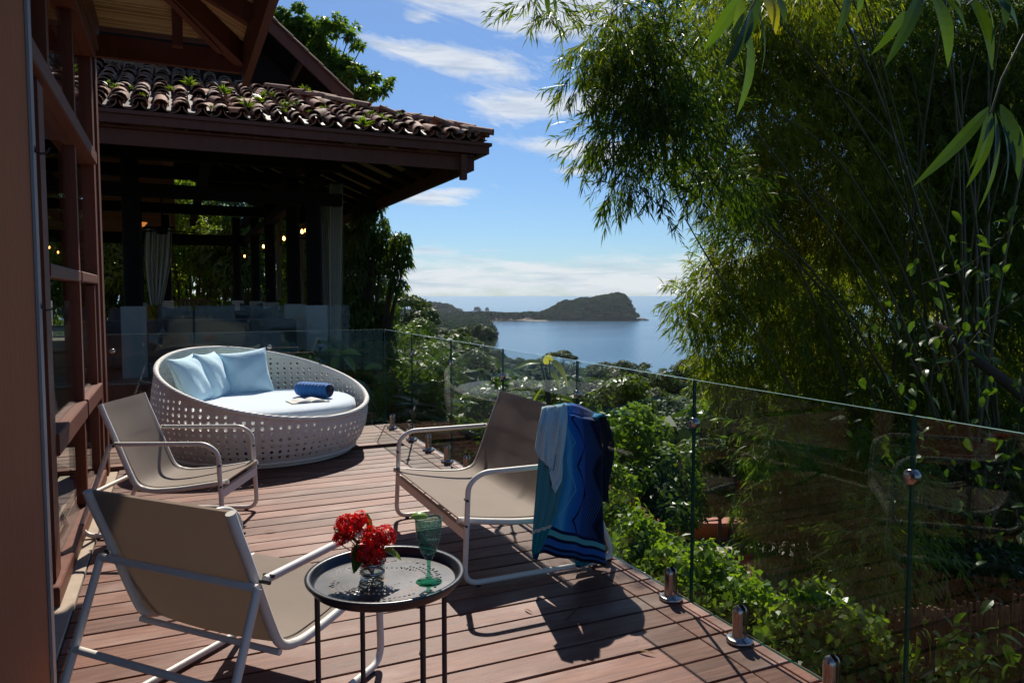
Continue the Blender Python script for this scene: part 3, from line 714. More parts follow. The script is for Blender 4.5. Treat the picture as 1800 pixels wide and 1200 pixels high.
# ---- barrel tiles
def tile_mesh(L=.42, r=.088, up=True):
    mb = MB(); s = 1 if up else -1
    def fn(a, b): rr = r*(1-.16*b); th = PI*a; return (rr*math.cos(th), L*b, s*rr*math.sin(th)*.86)
    mb.grid(fn, 6, 1); 
    def fn2(a, b): rr = (r-.013)*(1-.16*b); th = PI*a; return (rr*math.cos(th), L*b, s*rr*math.sin(th)*.86-.0*s)
    k = len(mb.v); mb.grid(fn2, 6, 1)
    mb.add([mb.v[i] for i in range(7)]+[mb.v[k+i] for i in range(7)], [(i, i+1, 8+i, 7+i) for i in range(6)]); return mb
tc = tile_mesh().build('roof_tile', M_tile, roof); tpan = tile_mesh(up=False, r=.10).build('roof_tile', M_tile, roof)
first = True; NR = 14; cnt = 0; rest = MB(); stuff_pan = []
pitch_x = .213; dy = .285
rest_q = []
for ri in range(NR):
    for ci in range(31):
        x = PC[0]-.10-ci*pitch_x
        y = PC[1]+.0+ri*dy*math.cos(rad(21)); lim = PC[0]-x
        if y-PC[1] > lim-.02: continue
        zz = PC[2]+(y-PC[1])*T22
        if random.random() < .035: continue
        j = random.gauss(0, .035)
        rot = (rad(21)-rad(5)+random.gauss(0, .04), random.gauss(0, .05), random.gauss(0, .06) if random.random() < .93 else random.uniform(-.7, .7))
        loc = (x+random.gauss(0, .008), y-.03+random.gauss(0, .012), zz+.055+random.uniform(0, .018))
        sc = random.uniform(.92, 1.08)
        if cnt < 292:
            if first: tc.location = loc; tc.rotation_euler = rot; first = False
            else: piece(tc, roof, loc, rot, (sc, sc, sc))
            cnt += 1
        else: rest_q.append((loc, rot, sc))
mb = MB()
def xf(src, M):
    return [tuple(M @ v.co) for v in src.data.vertices], [tuple(p.vertices) for p in src.data.polygons]
from mathutils import Euler
for loc, rot, sc in rest_q:
    vs, fs = xf(tc, Matrix.LocRotScale(Vector(loc), Euler(rot), Vector((sc,)*3))); mb.add(vs, fs, 0, True)
for ci in range(31):
    x = PC[0]-.10-(ci+.5)*pitch_x
    if x < -2.9: break
    for ri in range(NR):
        y = PC[1]+ri*dy*math.cos(rad(21)); lim = PC[0]-x
        if y-PC[1] > lim: break
        zz = PC[2]+(y-PC[1])*T22
        M = Matrix.Translation((x, y-.02, zz+.085)) @ Matrix.Rotation(rad(17)+random.gauss(0,.03), 4, 'X') @ Matrix.Rotation(random.gauss(0,.05), 4, 'Z')
        vs, fs = xf(tpan, M); mb.add(vs, fs, 0, True)
for ri in range(34):                                    # hip ridge and right-hand slope edge
    s = ri*.19; 
    if s > 2.3: break
    M = Matrix.Translation((PC[0]-s+.05, PC[1]+s-.05, PC[2]+s*T22+.10)) @ Matrix.Rotation(rad(45), 4, 'Z') @ Matrix.Rotation(rad(12)+random.gauss(0,.05), 4, 'X') @ Matrix.Rotation(random.gauss(0,.1), 4, 'Z')
    vs, fs = xf(tc, M); mb.add(vs, fs, 0, True)
for ci in range(40):
    y = PC[1]+.1+ci*pitch_x
    for ri in range(4):
        x = PC[0]-ri*dy
        if PC[0]-x > y-PC[1]: break
        M = Matrix.Translation((x+.03, y, pz(x, y)+.07)) @ Matrix.Rotation(rad(90), 4, 'Z') @ Matrix.Rotation(rad(16)+random.gauss(0,.03), 4, 'X')
        vs, fs = xf(tc, M); mb.add(vs, fs, 0, True)
mb.build('under_tiles', M_tile, roof)['kind'] = 'stuff'
bpy.data.objects.remove(tpan)

# ================================================================== FURNITURE
def sling_profile():
    raw = [(-.105,.725), (-.085,.67), (-.045,.575), (-.008,.48), (.03,.38), (.075,.275), (.16,.252), (.30,.262), (.46,.285), (.575,.305)]
    return [(p.y, p.z) for p in fillet([(0, a, b) for a, b in raw], .05, 4)]
M_hem = simple('hem_tape', (.16,.125,.10), .8, .1)
def lounge(name, label, cat, W, loc, rz, group=None):
    t_ = thing(name, label, cat, loc, rz, group); r = .0125
    prof = sling_profile()
    for s in (-1, 1):
        x = s*(W/2-r)
        loop = fillet([(x, -.015, .515), (x, .47, .517), (x, .535, .47), (x, .555, .018), (x, -.17, .018), (x, -.215, .06), (x, -.045, .50)], [.0, .06, .06, .07, .07, .07, 0], 6)
        MB().tube(loop, r, 10).build('side_frame', M_white, t_)
        xr = s*(W/2-.045)
        MB().tube([(xr, a, b) for a, b in prof], .0145, 10).build('seat_rail', M_white, t_)
        for (y, z) in ((-.015, .508), (.0, .522), (.545, .40), (.55, .285), (-.142, .25)):
            MB().tube([(x-s*.018, y, z), (x+s*.017, y, z)], .0055, 8).build('bolt', M_bolt, t_)
        for y in (-.12, .49): MB().box(x-.008, x+.008, y-.01, y+.01, 0, .008).build('foot', M_bolt, t_)
    xi = W/2-.05; n = 16; np_ = len(prof)
    mb = MB()
    for off in (0.012, .006):
        def fn(a, b, off=off):
            k = b*(np_-1); i = min(int(k), np_-2); f = k-i; y = prof[i][0]*(1-f)+prof[i+1][0]*f; z = prof[i][1]*(1-f)+prof[i+1][1]*f
            sag = .016*(1-(2*a-1)**2)*math.sin(PI*min(1, max(0, b)))
            if W > .9: sag += .0015*math.sin(a*23+b*4)*math.sin(PI*b)
            ty = prof[min(i+1, np_-1)][0]-prof[i][0]; tz = prof[min(i+1, np_-1)][1]-prof[i][1]; l = math.hypot(ty, tz) or 1
            ny, nz = -tz/l, ty/l
            if nz < 0: ny, nz = -ny, -nz
            return ((2*a-1)*xi, y+ny*(off-sag), z+nz*(off-sag))
        mb.grid(fn, n, 44)
    mb.build('sling', M_sling, t_)
    for s in (-1, 1): MB().tube([(s*(xi-.022), a+.004, b+.0135) for a, b in prof[1:-1]], .0022, 5).build('hem', M_hem, t_)
    MB().bar((-W/2+.02, .545, .245), (W/2-.02, .545, .245), .022, .045).build('front_bar', M_white, t_)
    MB().tube([(-W/2+.01, -.045, .500), (W/2-.01, -.045, .500)], .0125, 10).build('cross_bar', M_white, t_)
    MB().tube([(-W/2+.01, -.142, .25), (W/2-.01, -.142, .25)], .0115, 10).build('cross_bar', M_white, t_)
    MB().tube([(-W/2+.04, .07, .262), (W/2-.04, .07, .262)], .010, 10).build('cross_bar', M_white, t_)
    if W > .9: MB().tube([(0, .09, .20), (0, .54, .215)], .011, 8).build('seat_strut', M_white, t_)
    return t_
lounge('garden_armchair', 'nearest white tube armchair seen from behind, taupe sling, beside the tray table', 'armchair', .65, (.010, 2.375, 0), rad(-48), 'taupe sling armchairs')
lounge('garden_armchair', 'white tube armchair with taupe sling between the glazed doors and the daybed', 'armchair', .56, (-.195, 4.68, 0), rad(-114), 'taupe sling armchairs')
lounge('garden_loveseat', 'two-seat taupe sling loveseat with its back to the glass railing', 'loveseat', 1.15, (1.70, 3.60, 0), rad(90))

# ---- tray table
TC = np.array([.523, 2.02]); tt = thing('tray_table', 'round black metal tray table on thin legs holding flowers and drink', 'side table', (TC[0], TC[1], 0))
mb = MB(); NAg, RT = 120, .222
holes = set(); hr = random.Random(3)
radii = [0, .010, .0135] + [.0135+i*.0072 for i in range(1, 24)] + [.196]
def ishole(i, k):
    r = radii[k]
    if k < 1: return False
    if k in (13, 21) and i % 3 == 0: return True
    if 14 <= k <= 20 and (k % 2 == 0):
        a = (i+k*2) % 30; return a < 16 and i % 2 == 0
    if k in (6, 10) and i % 6 == 0: return True
    return False
vs = [(0, 0, 0)]; 
for k in range(1, len(radii)):
    for i in range(NAg): a = 2*PI*i/NAg; vs.append((radii[k]*math.cos(a), radii[k]*math.sin(a), 0))
fs = [(1+(k-1)*NAg+i, 1+(k-1)*NAg+(i+1) % NAg, 1+k*NAg+(i+1) % NAg, 1+k*NAg+i) for k in range(1, len(radii)-1) for i in range(NAg) if not ishole(i, k)]
mb.add([(x, y, z+.503) for x, y, z in vs], fs, 0)
mb.lathe([(.196, .503), (.203, .506), (.206, .524), (.209, .528), (.2215, .529), (.2235, .526), (.2225, .521), (.2105, .519), (.2085, .503), (.204, .498), (.196, .501)], 72)
mb.build('tray', M_black, tt)
ry = PI/2-(-YAW)
for k, (lat, dep) in enumerate(((-.176, -.075), (-.100, .155), (.155, .11), (.122, -.145))):
    o = np.array([lat*math.cos(YAW)+dep*math.sin(YAW), -lat*math.sin(YAW)+dep*math.cos(YAW)])
    MB().tube([(o[0], o[1], .0), (o[0], o[1], .500)], .0078, 10).build('leg', M_black, tt)
    nxt = ((-.176, -.075), (-.100, .155), (.155, .11), (.122, -.145))[(k+1) % 4]; q = np.array([nxt[0]*math.cos(YAW)+nxt[1]*math.sin(YAW), -nxt[0]*math.sin(YAW)+nxt[1]*math.cos(YAW)])
    MB().bar((o[0], o[1], .49), (q[0], q[1], .49), .006, .014).build('frame_bar', M_black, tt)
# ---- drink
gp_ = at_z(754, 1022, .5035)
dg = thing('wine_glass', 'green bubbled goblet with a lime wedge on the tray', 'goblet', tuple(gp_))
m, t, out = material('green_bubble_glass')
co = t.obj(); vo = t.new('ShaderNodeTexVoronoi'); vo.inputs['Scale'].default_value = 190; t.l.new(co, vo.inputs['Vector'])
bub = t.ramp(vo.outputs['Distance'], [(.18, (1,1,1)), (.34, (0,0,0))])
fr_ = t.new('ShaderNodeFresnel'); t.put(fr_.inputs[0], t.m('ADD', 1.5, t.m('MULTIPLY', t.new('ShaderNodeNewGeometry').outputs['Backfacing'], 1/1.5-1.5))); t.l.new(t.bump(bub, .9, .002), fr_.inputs[1])
trn = t.new('ShaderNodeBsdfTransparent'); t.put(trn.inputs[0], t.mix(bub, (.62,.76,.70), (.40,.55,.49)))
gl = t.new('ShaderNodeBsdfGlossy'); gl.inputs['Roughness'].default_value = .08; t.l.new(t.bump(bub, .9, .002), gl.inputs['Normal'])
mx = t.new('ShaderNodeMixShader'); t.l.new(fr_.outputs[0], mx.inputs[0]); t.l.new(trn.outputs[0], mx.inputs[1]); t.l.new(gl.outputs[0], mx.inputs[2])
df = t.new('ShaderNodeBsdfDiffuse'); t.put(df.inputs[0], (.40,.60,.54)); m2 = t.new('ShaderNodeMixShader'); t.put(m2.inputs[0], t.m('ADD', .10, t.m('MULTIPLY', bub, .35)))
t.l.new(mx.outputs[0], m2.inputs[1]); t.l.new(df.outputs[0], m2.inputs[2]); t.l.new(m2.outputs[0], out.inputs[0]); M_goblet = m
M_stem = glass_mat('green_glass', (.42,.76,.62), 1.5)
MB().lathe([(.0125,.070),(.020,.083),(.029,.103),(.034,.128),(.0368,.155),(.0385,.184),(.0372,.184),(.0352,.155),(.0322,.128),(.027,.104),(.018,.086),(0,.078)], 40).build('bowl', M_goblet, dg)
MB().lathe([(0,0),(.036,.0),(.037,.0015),(.035,.003),(.010,.008),(.0055,.014),(.0048,.035),(.0058,.060),(.0125,.070)], 32).build('stem', M_stem, dg)
MB().lathe([(0,.080),(.0175,.0865),(.0265,.104),(.0295,.118),(0,.118)], 32).build('drink', glass_mat('drink_liquid', (.35,.72,.66), 1.33), dg)
lp = at_z(737, 909, .5035+.186); lm = thing('lime_wedge', 'lime wedge stuck on the rim of the green goblet', 'lime', tuple(lp), YAW*-1+rad(10))
def wedge(a, b, r=.024): th = PI*a; return (r*math.cos(th), (-.014+.028*b)*math.sin(th), r*math.sin(th)*.85*(1-.25*(2*b-1)**2)-.004)
mb = MB(); mb.grid(wedge, 14, 6); mb.build('rind', M_lime, lm)
mb = MB(); mb.add([(.022*math.cos(PI*i/10), -.012*math.sin(PI*i/10), .021*math.sin(PI*i/10)*.72-.004) for i in range(11)]+[(.0, 0, -.006)], [(i, i+1, 11) for i in range(10)])
mb.add([(.022*math.cos(PI*i/10), .012*math.sin(PI*i/10), .021*math.sin(PI*i/10)*.72-.004) for i in range(11)]+[(.0, 0, -.006)], [(i+1, i, 11) for i in range(10)]); mb.build('flesh', M_limeflesh, lm)
# ---- vase and flowers
vp = at_z(655, 1016, .5035)
va = thing('flower_vase', 'small ridged glass vase with silvery rings on the tray', 'vase', tuple(vp))
MB().lathe([(0,.001),(.030,.001),(.034,.004),(.0345,.018),(.0325,.021),(.0345,.024),(.0345,.044),(.0325,.047),(.0345,.050),(.035,.070),(.0325,.070),(.0315,.012),(0,.010)], 40).build('glass_body', M_clear, va)
for z in (.021, .047): MB().lathe([(.0315,z-.005),(.0352,z-.002),(.0352,z+.002),(.0315,z+.005)], 40).build('silver_ring', M_steel, va)
MB().lathe([(0,.0112),(.0310,.0112),(.0310,.052),(0,.052)], 32).build('water', glass_mat('vase_water', (.92,.95,.93), 1.33), va)
fl = thing('flower_bunch', 'bunch of red clustered flowers with green leaves in the vase', 'flowers', tuple(vp))
dv = np.linalg.norm(vp[:2]); 
def rel(px, py, dd): d0 = vp[0]*math.sin(YAW)+vp[1]*math.cos(YAW); return at_d(px, py, d0+dd)-vp
heads = [(612,925,.00,.036,110),(632,917,.03,.030,80),(655,948,-.02,.036,120),(676,942,.02,.030,80),(640,972,-.04,.034,100),(600,945,-.01,.022,40),(660,975,-.02,.028,70)]
for (px, py, dd, R_, n) in heads:
    c = rel(px, py, dd); d = rdir(n); d[:, 2] = d[:, 2]*.8+.1; d = nrm(d); ctr = c+d*R_*(.65+.45*RS.rand(n, 1))
    P = np.repeat(ctr, 4, 0); a = np.tile(np.arange(4)*PI/2, n)+np.repeat(RS.rand(n)*6, 4); dd4 = np.repeat(d, 4, 0)
    e1_ = nrm(np.cross(dd4, np.array([.3, .2, 1.]))); e2_ = np.cross(dd4, e1_)
    D = e1_*np.cos(a)[:, None]+e2_*np.sin(a)[:, None]+dd4*.25
    V4 = leaf_quads(P, D, .0105*np.ones(4*n), .0078*np.ones(4*n), dd4, 0, .6)
    hd = quads('flower_head', V4, M_petal, fl, np.repeat(RS.rand(n), 4)*.8+RS.rand(4*n)*.2); hd['kind'] = 'stuff'
    mb = MB(); base = c-np.array([0, 0, R_*.9])
    for i in range(0, n, 2): mb.tube([tuple(base), tuple(ctr[i])], .0007, 3, cap=False)
    mb.tube([(0,0,.01), tuple(base*.5+np.array([0,0,.02])), tuple(base)], .0016, 5); mb.build('flower_stem', simple('red_stem', (.35,.02,.015), .5, .1) if 'red_stem' not in MATS else MATS['red_stem'], fl)
def big_leaf(name, base, tip, width, mat, parent, sag=.0, upv=(0,0,1), n=10, fold=.25, tint=.5):
    """a single broad leaf with a midrib fold, as one mesh"""
    b = np.array(base, float); e = np.array(tip, float); d = e-b; L = np.linalg.norm(d); s = nrm(np.cross(d/L, upv)); u = np.cross(s, d/L)
    V = []
    for i in range(n):
        for q in ((-1, 0), (0, 1)):
            quad = []
            for tt_, sd2 in ((i/n, q[0]), (i/n, q[1]), ((i+1)/n, q[1]), ((i+1)/n, q[0])):
                w = width/2*math.sin(PI*min(1, tt_**.75*.97+.03))**.8 if tt_ < 1 else 0
                p = b+d*tt_+s*w*sd2+u*w*fold*abs(sd2)+u*math.sin(PI*tt_)*L*.08-np.array([0,0,1])*sag*tt_**2
                quad.append(p)
            V.append(quad)
    o = quads(name, np.array(V), mat, parent, np.full(len(V), tint), True); return o
big_leaf('leaf', rel(642,972,-.02), rel(583,928,-.03), .030, M_leafm, fl, .0)
big_leaf('leaf', rel(668,965,-.01), rel(706,985,-.02), .042, M_leafb, fl, .0, tint=.9)
big_leaf('leaf', rel(628,955,-.05), rel(622,1008,-.05), .036, M_leafm, fl, .0, upv=(.2,-1,0), tint=.1)
big_leaf('leaf', rel(650,940,.03), rel(645,900,.04), .02, M_leafm, fl, 0, upv=(.2,-1,.2))

# ---- wicker daybed
DC = (.65, 6.5); db = thing('daybed', 'round white wicker daybed with open holes and sloping rim', 'daybed', (DC[0], DC[1], 0))
def zrim(ph): return .60+.235*math.cos(ph-rad(125))
RZ = ([0,.04,.12,.22,.32,.42,.55,.70,.85], [.70,.745,.805,.845,.862,.862,.848,.822,.79])
def shell(ph, z, off=0): z = min(z, zrim(ph)); r = float(np.interp(z, *RZ))-off; return (r*math.cos(ph), r*math.sin(ph), z)
mb = MB(); NCOL, zp, z0_ = 84, .047, .075
for layer, off in ((0, 0), (1, .014)):
    mb.grid(lambda a, b, off=off: shell(2*PI*a, .012+b*(z0_-.012), off), NCOL, 3, 0, True, True)
for r_i in range(17):
    za = z0_+r_i*zp; zb = za+zp
    for c_i in range(NCOL):
        a0 = 2*PI*(c_i+.5*(0))/NCOL; a1 = 2*PI*(c_i+1)/NCOL; am = (a0+a1)/2; zt_ = zrim(am)
        if za >= max(zrim(a0), zrim(a1)): continue
        has = zb < min(zrim(a0), zrim(a1))-.012
        zm = (za+zb)/2
        if not has:
            for off in (0, .014): mb.add([shell(a0, za, off), shell(a1, za, off), shell(a1, zb, off), shell(a0, zb, off)], [(0,1,2,3)], 0, True)
            continue
        outer = [(a0, za), (am, za), (a1, za), (a1, zm), (a1, zb), (am, zb), (a0, zb), (a0, zm)]
        hr_ = .0122+.0022*math.sin(c_i*1.7+r_i*2.3); da = hr_/.84
        inner = [(am+da*math.cos(th), zm+hr_*math.sin(th)) for th in [rad(225), rad(270), rad(315), 0, rad(45), rad(90), rad(135), rad(180)]]
        o0 = [shell(*p) for p in outer]; i0 = [shell(*p) for p in inner]; o1_ = [shell(*p, .014) for p in outer]; i1 = [shell(*p, .014) for p in inner]
        f = [(k, (k+1) % 8, 8+(k+1) % 8, 8+k) for k in range(8)]
        mb.add(o0+i0, f, 0, True); mb.add(o1_+i1, f, 0, True); mb.add(i0+i1, f, 0, True)
mb.build('wicker_shell', M_wicker, db)
MB().tube([shell(2*PI*i/96, 9, .007) for i in range(96)], .021, 10, True).build('rim_roll', M_wicker, db)
mb = MB()
for zz in (.02, .045): mb.tube([shell(2*PI*i/96, zz, -.002) for i in range(96)], .012, 6, True)
mb.build('base_braid', M_wicker, db)
MB().lathe([(0,.20),(.74,.20),(.74,.17),(0,.17)], 48).build('base_panel', M_wicker, db)
mt = MB(); mt.lathe([(0,.448),(.60,.446),(.72,.436),(.752,.415),(.76,.38),(.755,.30),(.72,.235),(0,.235)], 72)
mt = mt.build('mattress', M_matt, db)
def pillow(label, c, n, size, spin=0.0, thick=.085):
    n = Vector(n).normalized(); q = n.to_track_quat('Z', 'Y')
    def side(s):
        def fn(a, b):
            x = 2*a-1; y = 2*b-1; k = max(0, (1-abs(x)**2.6))**.55*max(0, (1-abs(y)**2.6))**.55
            w = .006*math.sin(3.5*x+2*y+size*50)*k+.004*math.sin(6*y-4*x+1)*k
            return (x*size/2*(1-.10*(1-y*y)), y*size/2*(1-.10*(1-x*x)), s*(thick*k+.0015)+w*s)
        return fn
    mb = MB(); mb.grid(side(1), 26, 26); mb.grid(side(-1), 26, 26); o = mb.build('pillow', M_pillow)
    o.location = c; o.rotation_mode = 'QUATERNION'; from mathutils import Quaternion
    o.rotation_quaternion = q @ Quaternion((0, 0, 1), spin); tag(o, label, 'pillow', 'pale blue pillows on the daybed')
pillow('rightmost pale blue pillow, the only one facing forward on the daybed', at_d(433, 655, 6.62), (.10, -.93, .36), .43, rad(6))
pillow('middle pale blue pillow on the daybed, tucked between the other two', at_d(374, 661, 6.34), (.86, -.38, .34), .44, rad(-92))
pillow('leftmost pale blue pillow on the daybed, nearest the glazed doors', at_d(338, 668, 6.03), (.80, -.42, .42), .44, rad(-88))
# rolled towel and book
rp = at_z(552, 684, .448+.066); rt = thing('rolled_towel', 'rolled blue towel lying on the daybed mattress', 'towel', tuple(rp), rad(-48))
mb = MB()
def roll(a, b):
    th = 2*PI*a; r = .066+.004*math.sin(3*th)+.0025*math.sin(b*60+2*math.sin(th*2)); r *= (1-.16*abs(2*b-1)**8); return (-.165+.33*b, r*math.cos(th), r*math.sin(th)*.95)
mb.grid(roll, 28, 50, 0, True, True); mb.build('roll', M_btowel, rt)
mb = MB(); sp = [(.166, .009*k/10*math.cos(k*.5)*1.0*.9, .009*k/10*math.sin(k*.5)*.9) for k in range(8, 56)]
mb.tube([(x, y*1.0, z*1.0) for x, y, z in sp], .0035, 5); mb.lathe([(0,0),(.047,0)], 20); mb.v = mb.v[:-40] + [(.160, a, b) for a, b, c_ in mb.v[-40:]]
mb.build('rolled_end', fabric('navy_terry', (.012,.018,.06), .004, 40), rt)
bp = at_z(541, 705, .4485); bk = thing('open_book', 'open paperback book lying face up on the daybed mattress', 'book', tuple(bp), rad(8))
MB().box(-.155, .155, -.095, .095, 0, .003).build('cover', M_cover, bk)
for s in (-1, 1):
    mb = MB()
    def pg(a, b, s=s): x = a; h = .004+.020*math.sin(PI*min(1, x*1.25+.02))**.7*(1-.45*x); return (s*(.003+.145*x), -.09+.18*b, h)
    mb.grid(pg, 12, 4); k = len(mb.v)
    mb.add([pg(i/12, 0) for i in range(13)]+[(pg(i/12, 0)[0], -.09, .003) for i in range(13)], [(i, i+1, 14+i, 13+i) for i in range(12)])
    mb.build('page_block', M_page, bk)

# ---- beach towel over the loveseat
def towel_mat(name, kind):
    m, t, out = material(name); a = t.new('ShaderNodeAttribute'); a.attribute_name = 'pat'; x, y, z = t.sep(a.outputs['Vector'])
    zig = t.m('MULTIPLY', t.m('PINGPONG', t.m('MULTIPLY', y, 4.2), 0.5), .44)
    p = t.m('ADD', x, zig)
    if kind == 'main':
        xs_ = t.m('ADD', x, t.m('MULTIPLY', zig, .14))
        c = t.ramp(xs_, [(0,(.006,.17,.24)),(.14,(.010,.19,.38)),(.26,(.06,.32,.55)),(.34,(.012,.15,.42)),(.48,(.008,.085,.34)),(.62,(.006,.040,.20)),(.74,(.004,.015,.08)),(1.05,(.003,.008,.03))], 'LINEAR')
        ln = t.m('GREATER_THAN', t.m('SINE', t.m('MULTIPLY', p, 170.0)), .35)
        sel = t.m('MAXIMUM', t.m('MULTIPLY', t.m('GREATER_THAN', p, .66), t.m('LESS_THAN', p, .98)), t.m('MULTIPLY', t.m('GREATER_THAN', p, .10), t.m('LESS_THAN', p, .36)))
        c = t.mix(t.m('MULTIPLY', t.m('MULTIPLY', ln, sel), .40), c, (.05,.16,.30))
        dark = t.m('MAXIMUM', t.m('COMPARE', p, .62, .016), t.m('COMPARE', p, 1.06, .03)); c = t.mix(dark, c, (.002,.003,.012))
        c = t.mix(t.m('COMPARE', p, .385, .008), c, (.10,.34,.50))
        bands = t.ramp(y, [(0,(.005,.01,.05)),(.895,(.005,.01,.05)),(.90,(.08,.34,.36)),(.918,(.004,.006,.03)),(.932,(.02,.10,.32)),(.955,(.004,.006,.03)),(.968,(.01,.07,.2)),(.978,(.003,.005,.02))], 'CONSTANT')
        c = t.mix(t.m('GREATER_THAN', y, .89), c, bands)
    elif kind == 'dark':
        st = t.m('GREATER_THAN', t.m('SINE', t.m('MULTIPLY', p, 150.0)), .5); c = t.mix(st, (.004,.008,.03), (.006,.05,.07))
    elif kind == 'teal':
        st = t.m('GREATER_THAN', t.m('SINE', t.m('MULTIPLY', p, 120.0)), .2)
        c = t.mix(t.m('MULTIPLY', st, t.m('LESS_THAN', y, .58)), (.008,.18,.22), (.10,.24,.27)); c = t.mix(t.m('COMPARE', y, .60, .012), c, (.4,.45,.42))
        c = t.mix(t.m('GREATER_THAN', y, .86), c, (.006,.03,.10))
    else:
        st = t.m('GREATER_THAN', t.m('SINE', t.m('MULTIPLY', p, 150.0)), .2)
        c = t.mix(st, (.62,.66,.66), (.13,.42,.52)); c = t.mix(t.m('GREATER_THAN', x, .62), c, (.45,.44,.50)) if kind == 'light' else c
    n = t.noise(t.obj(), 320, 2, .6); principled(t, out, c, .9, .15, 0, t.bump(n, .5, .003), Sheen_Weight=.08); return m
def cloth(name, fn, nu, nv, mat, parent, th=.005):
    mb = MB(); mb.grid(fn, nu, nv); o = mb.build(name, mat, parent)
    at = o.data.attributes.new('pat', 'FLOAT_VECTOR', 'POINT'); k = 0
    for j in range(nv+1):
        for i in range(nu+1): at.data[k].vector = (i/nu, j/nv, 0); k += 1
    sl = o.modifiers.new('thick', 'SOLIDIFY'); sl.thickness = th; sl.offset = 0; return o
tw = thing('beach_towel', 'blue zigzag-patterned beach towel draped over the loveseat back and arm', 'beach towel', (0, 0, 0))
def curve(pts, s):
    k = s*(len(pts)-1); i = min(int(k), len(pts)-2); f = k-i; f = f*f*(3-2*f)*.35+f*.65
    return np.array(pts[i])*(1-f)+np.array(pts[i+1])*f
# hung over the top rail end and falling outside the near side frame
Lm = [(988,722,3.12),(972,712,3.02),(968,722,2.985),(982,770,2.975),(985,830,2.972),(965,900,2.968),(945,970,2.965)]
Rm = [(1046,740,3.30),(1048,728,3.12),(1052,742,3.02),(1054,800,2.99),(1054,860,2.985),(1058,930,2.98),(1063,992,2.978)]
def main_fn(a, b):
    l = curve(Lm, b); r = curve(Rm, b); p = l*(1-a)+r*a
    fold = .016*math.sin(a*7+1.2+b*.8)*min(1, b*2.2)+.005*math.sin(a*19+b*3)*min(1, b*2)
    q = at_u(p[0], p[1]+(-10*math.sin(PI*a) if b < .25 else 0), p[2]); return (q[0], q[1]-abs(fold)-.004, q[2]+.004*math.sin(a*17)*b)
cloth('towel_panel', main_fn, 60, 60, towel_mat('towel_zigzag', 'main'), tw)
Ll = [(958,715,3.10),(947,714,3.02),(938,745,2.99),(935,785,2.985),(940,800,2.975),(952,792,2.97)]
Rl = [(1000,716,3.10),(992,708,3.00),(990,740,2.965),(985,790,2.955),(980,840,2.955),(966,862,2.955)]
def light_fn(a, b):
    l = curve(Ll, b); r = curve(Rl, b); p = l*(1-a)+r*a; f = .018*math.sin(a*9+b*5)+.008*math.sin(a*21); q = at_u(p[0], p[1], p[2]); return (q[0], q[1]-abs(f)-.028*min(1, b*3), q[2])
cloth('towel_fold', light_fn, 30, 34, towel_mat('towel_pale', 'pale'), tw)
Lt = [(944,792,2.97),(938,850,2.965),(932,910,2.96),(929,965,2.958),(934,978,2.955)]
Rt = [(978,796,2.96),(982,850,2.955),(972,900,2.952),(948,955,2.952),(938,979,2.955)]
def teal_fn(a, b):
    l = curve(Lt, b); r = curve(Rt, b); p = l*(1-a)+r*a; f = .012*math.sin(a*10+b*2); q = at_u(p[0], p[1], p[2]); return (q[0], q[1]-abs(f)-.022, q[2])
cloth('towel_flap', teal_fn, 20, 34, towel_mat('towel_teal', 'teal'), tw)
Lb = [(1006,965,3.02),(1010,985,3.01),(1014,996,3.0)]; Rb = [(1062,965,3.02),(1050,985,3.01),(1020,997,3.0)]
cloth('towel_corner', lambda a, b: tuple(at_u(*(curve(Lb, b)*(1-a)+curve(Rb, b)*a))+np.array([0, .008*math.sin(a*9), 0])), 14, 10, towel_mat('towel_end', 'teal'), tw)
# part falling behind the backrest
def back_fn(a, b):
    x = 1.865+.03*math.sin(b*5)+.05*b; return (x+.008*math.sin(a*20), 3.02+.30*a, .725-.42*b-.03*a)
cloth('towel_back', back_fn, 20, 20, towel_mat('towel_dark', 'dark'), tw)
cloth('towel_top', lambda a, b: (1.80+.075*b+.0*a, 3.0+.33*a, .722+.018*math.sin(PI*b)+.004*math.sin(a*22)), 20, 6, MATS['towel_zigzag'], tw)

# ================================================================== INSIDE THE PAVILION
before_ = set(bpy.data.objects)
cu = thing('sheer_curtain', 'tied-back cream curtain hanging left of centre inside the pavilion', 'curtain', (0, 0, 0), group='cream curtains of the pavilion')
def curtain(px0, px1, y0, y1, d, label, taper=None, first=None):
    par = thing('sheer_curtain', label, 'curtain', tuple(at_d((px0+px1)/2, y1, d)), group='cream curtains of the pavilion') if first is None else first
    L0 = Vector(par.location); mb = MB()
    def fn(a, b):
        w0 = px0; w1 = px1
        if taper: 
            k = 1-(1-taper[2])*(max(0, b-.25)/.75)**1.6; cx = (px0+px1)/2+(taper[0])*b; w0 = cx-(px1-px0)/2*k; w1 = cx+(px1-px0)/2*k
        px = w0+(w1-w0)*a; p = at_d(px, y0+(y1-y0)*b, d+.05*math.sin(a*34+b*2)+.03*math.sin(a*61)); return tuple(p-np.array(L0))
    mb.grid(fn, 60, 24); mb.build('curtain_cloth', M_curtain, par)
    p0 = at_d(px0-4, y0, d)-np.array(L0); p1 = at_d(px1+4, y0, d)-np.array(L0); mb = MB(); mb.tube([tuple(p0), tuple(p1)], .02, 8); mb.build('curtain_rod', M_dark, par); return par
cu.location = tuple(at_d(280, 536, 15)); curtain(255, 303, 400, 536, 15, '', (-4, 0, .42), cu)
curtain(578, 603, 322, 600, 12.2, 'rightmost cream curtain hanging at the open corner of the pavilion', (0, 0, .8))
curtain(560, 577, 338, 606, 12.9, 'narrow cream curtain just left of the rightmost one in the pavilion', (8, 0, .9))
curtain(486, 496, 385, 527, 19, 'slim pale curtain beside the fourth column of the pavilion', (0, 0, .9))
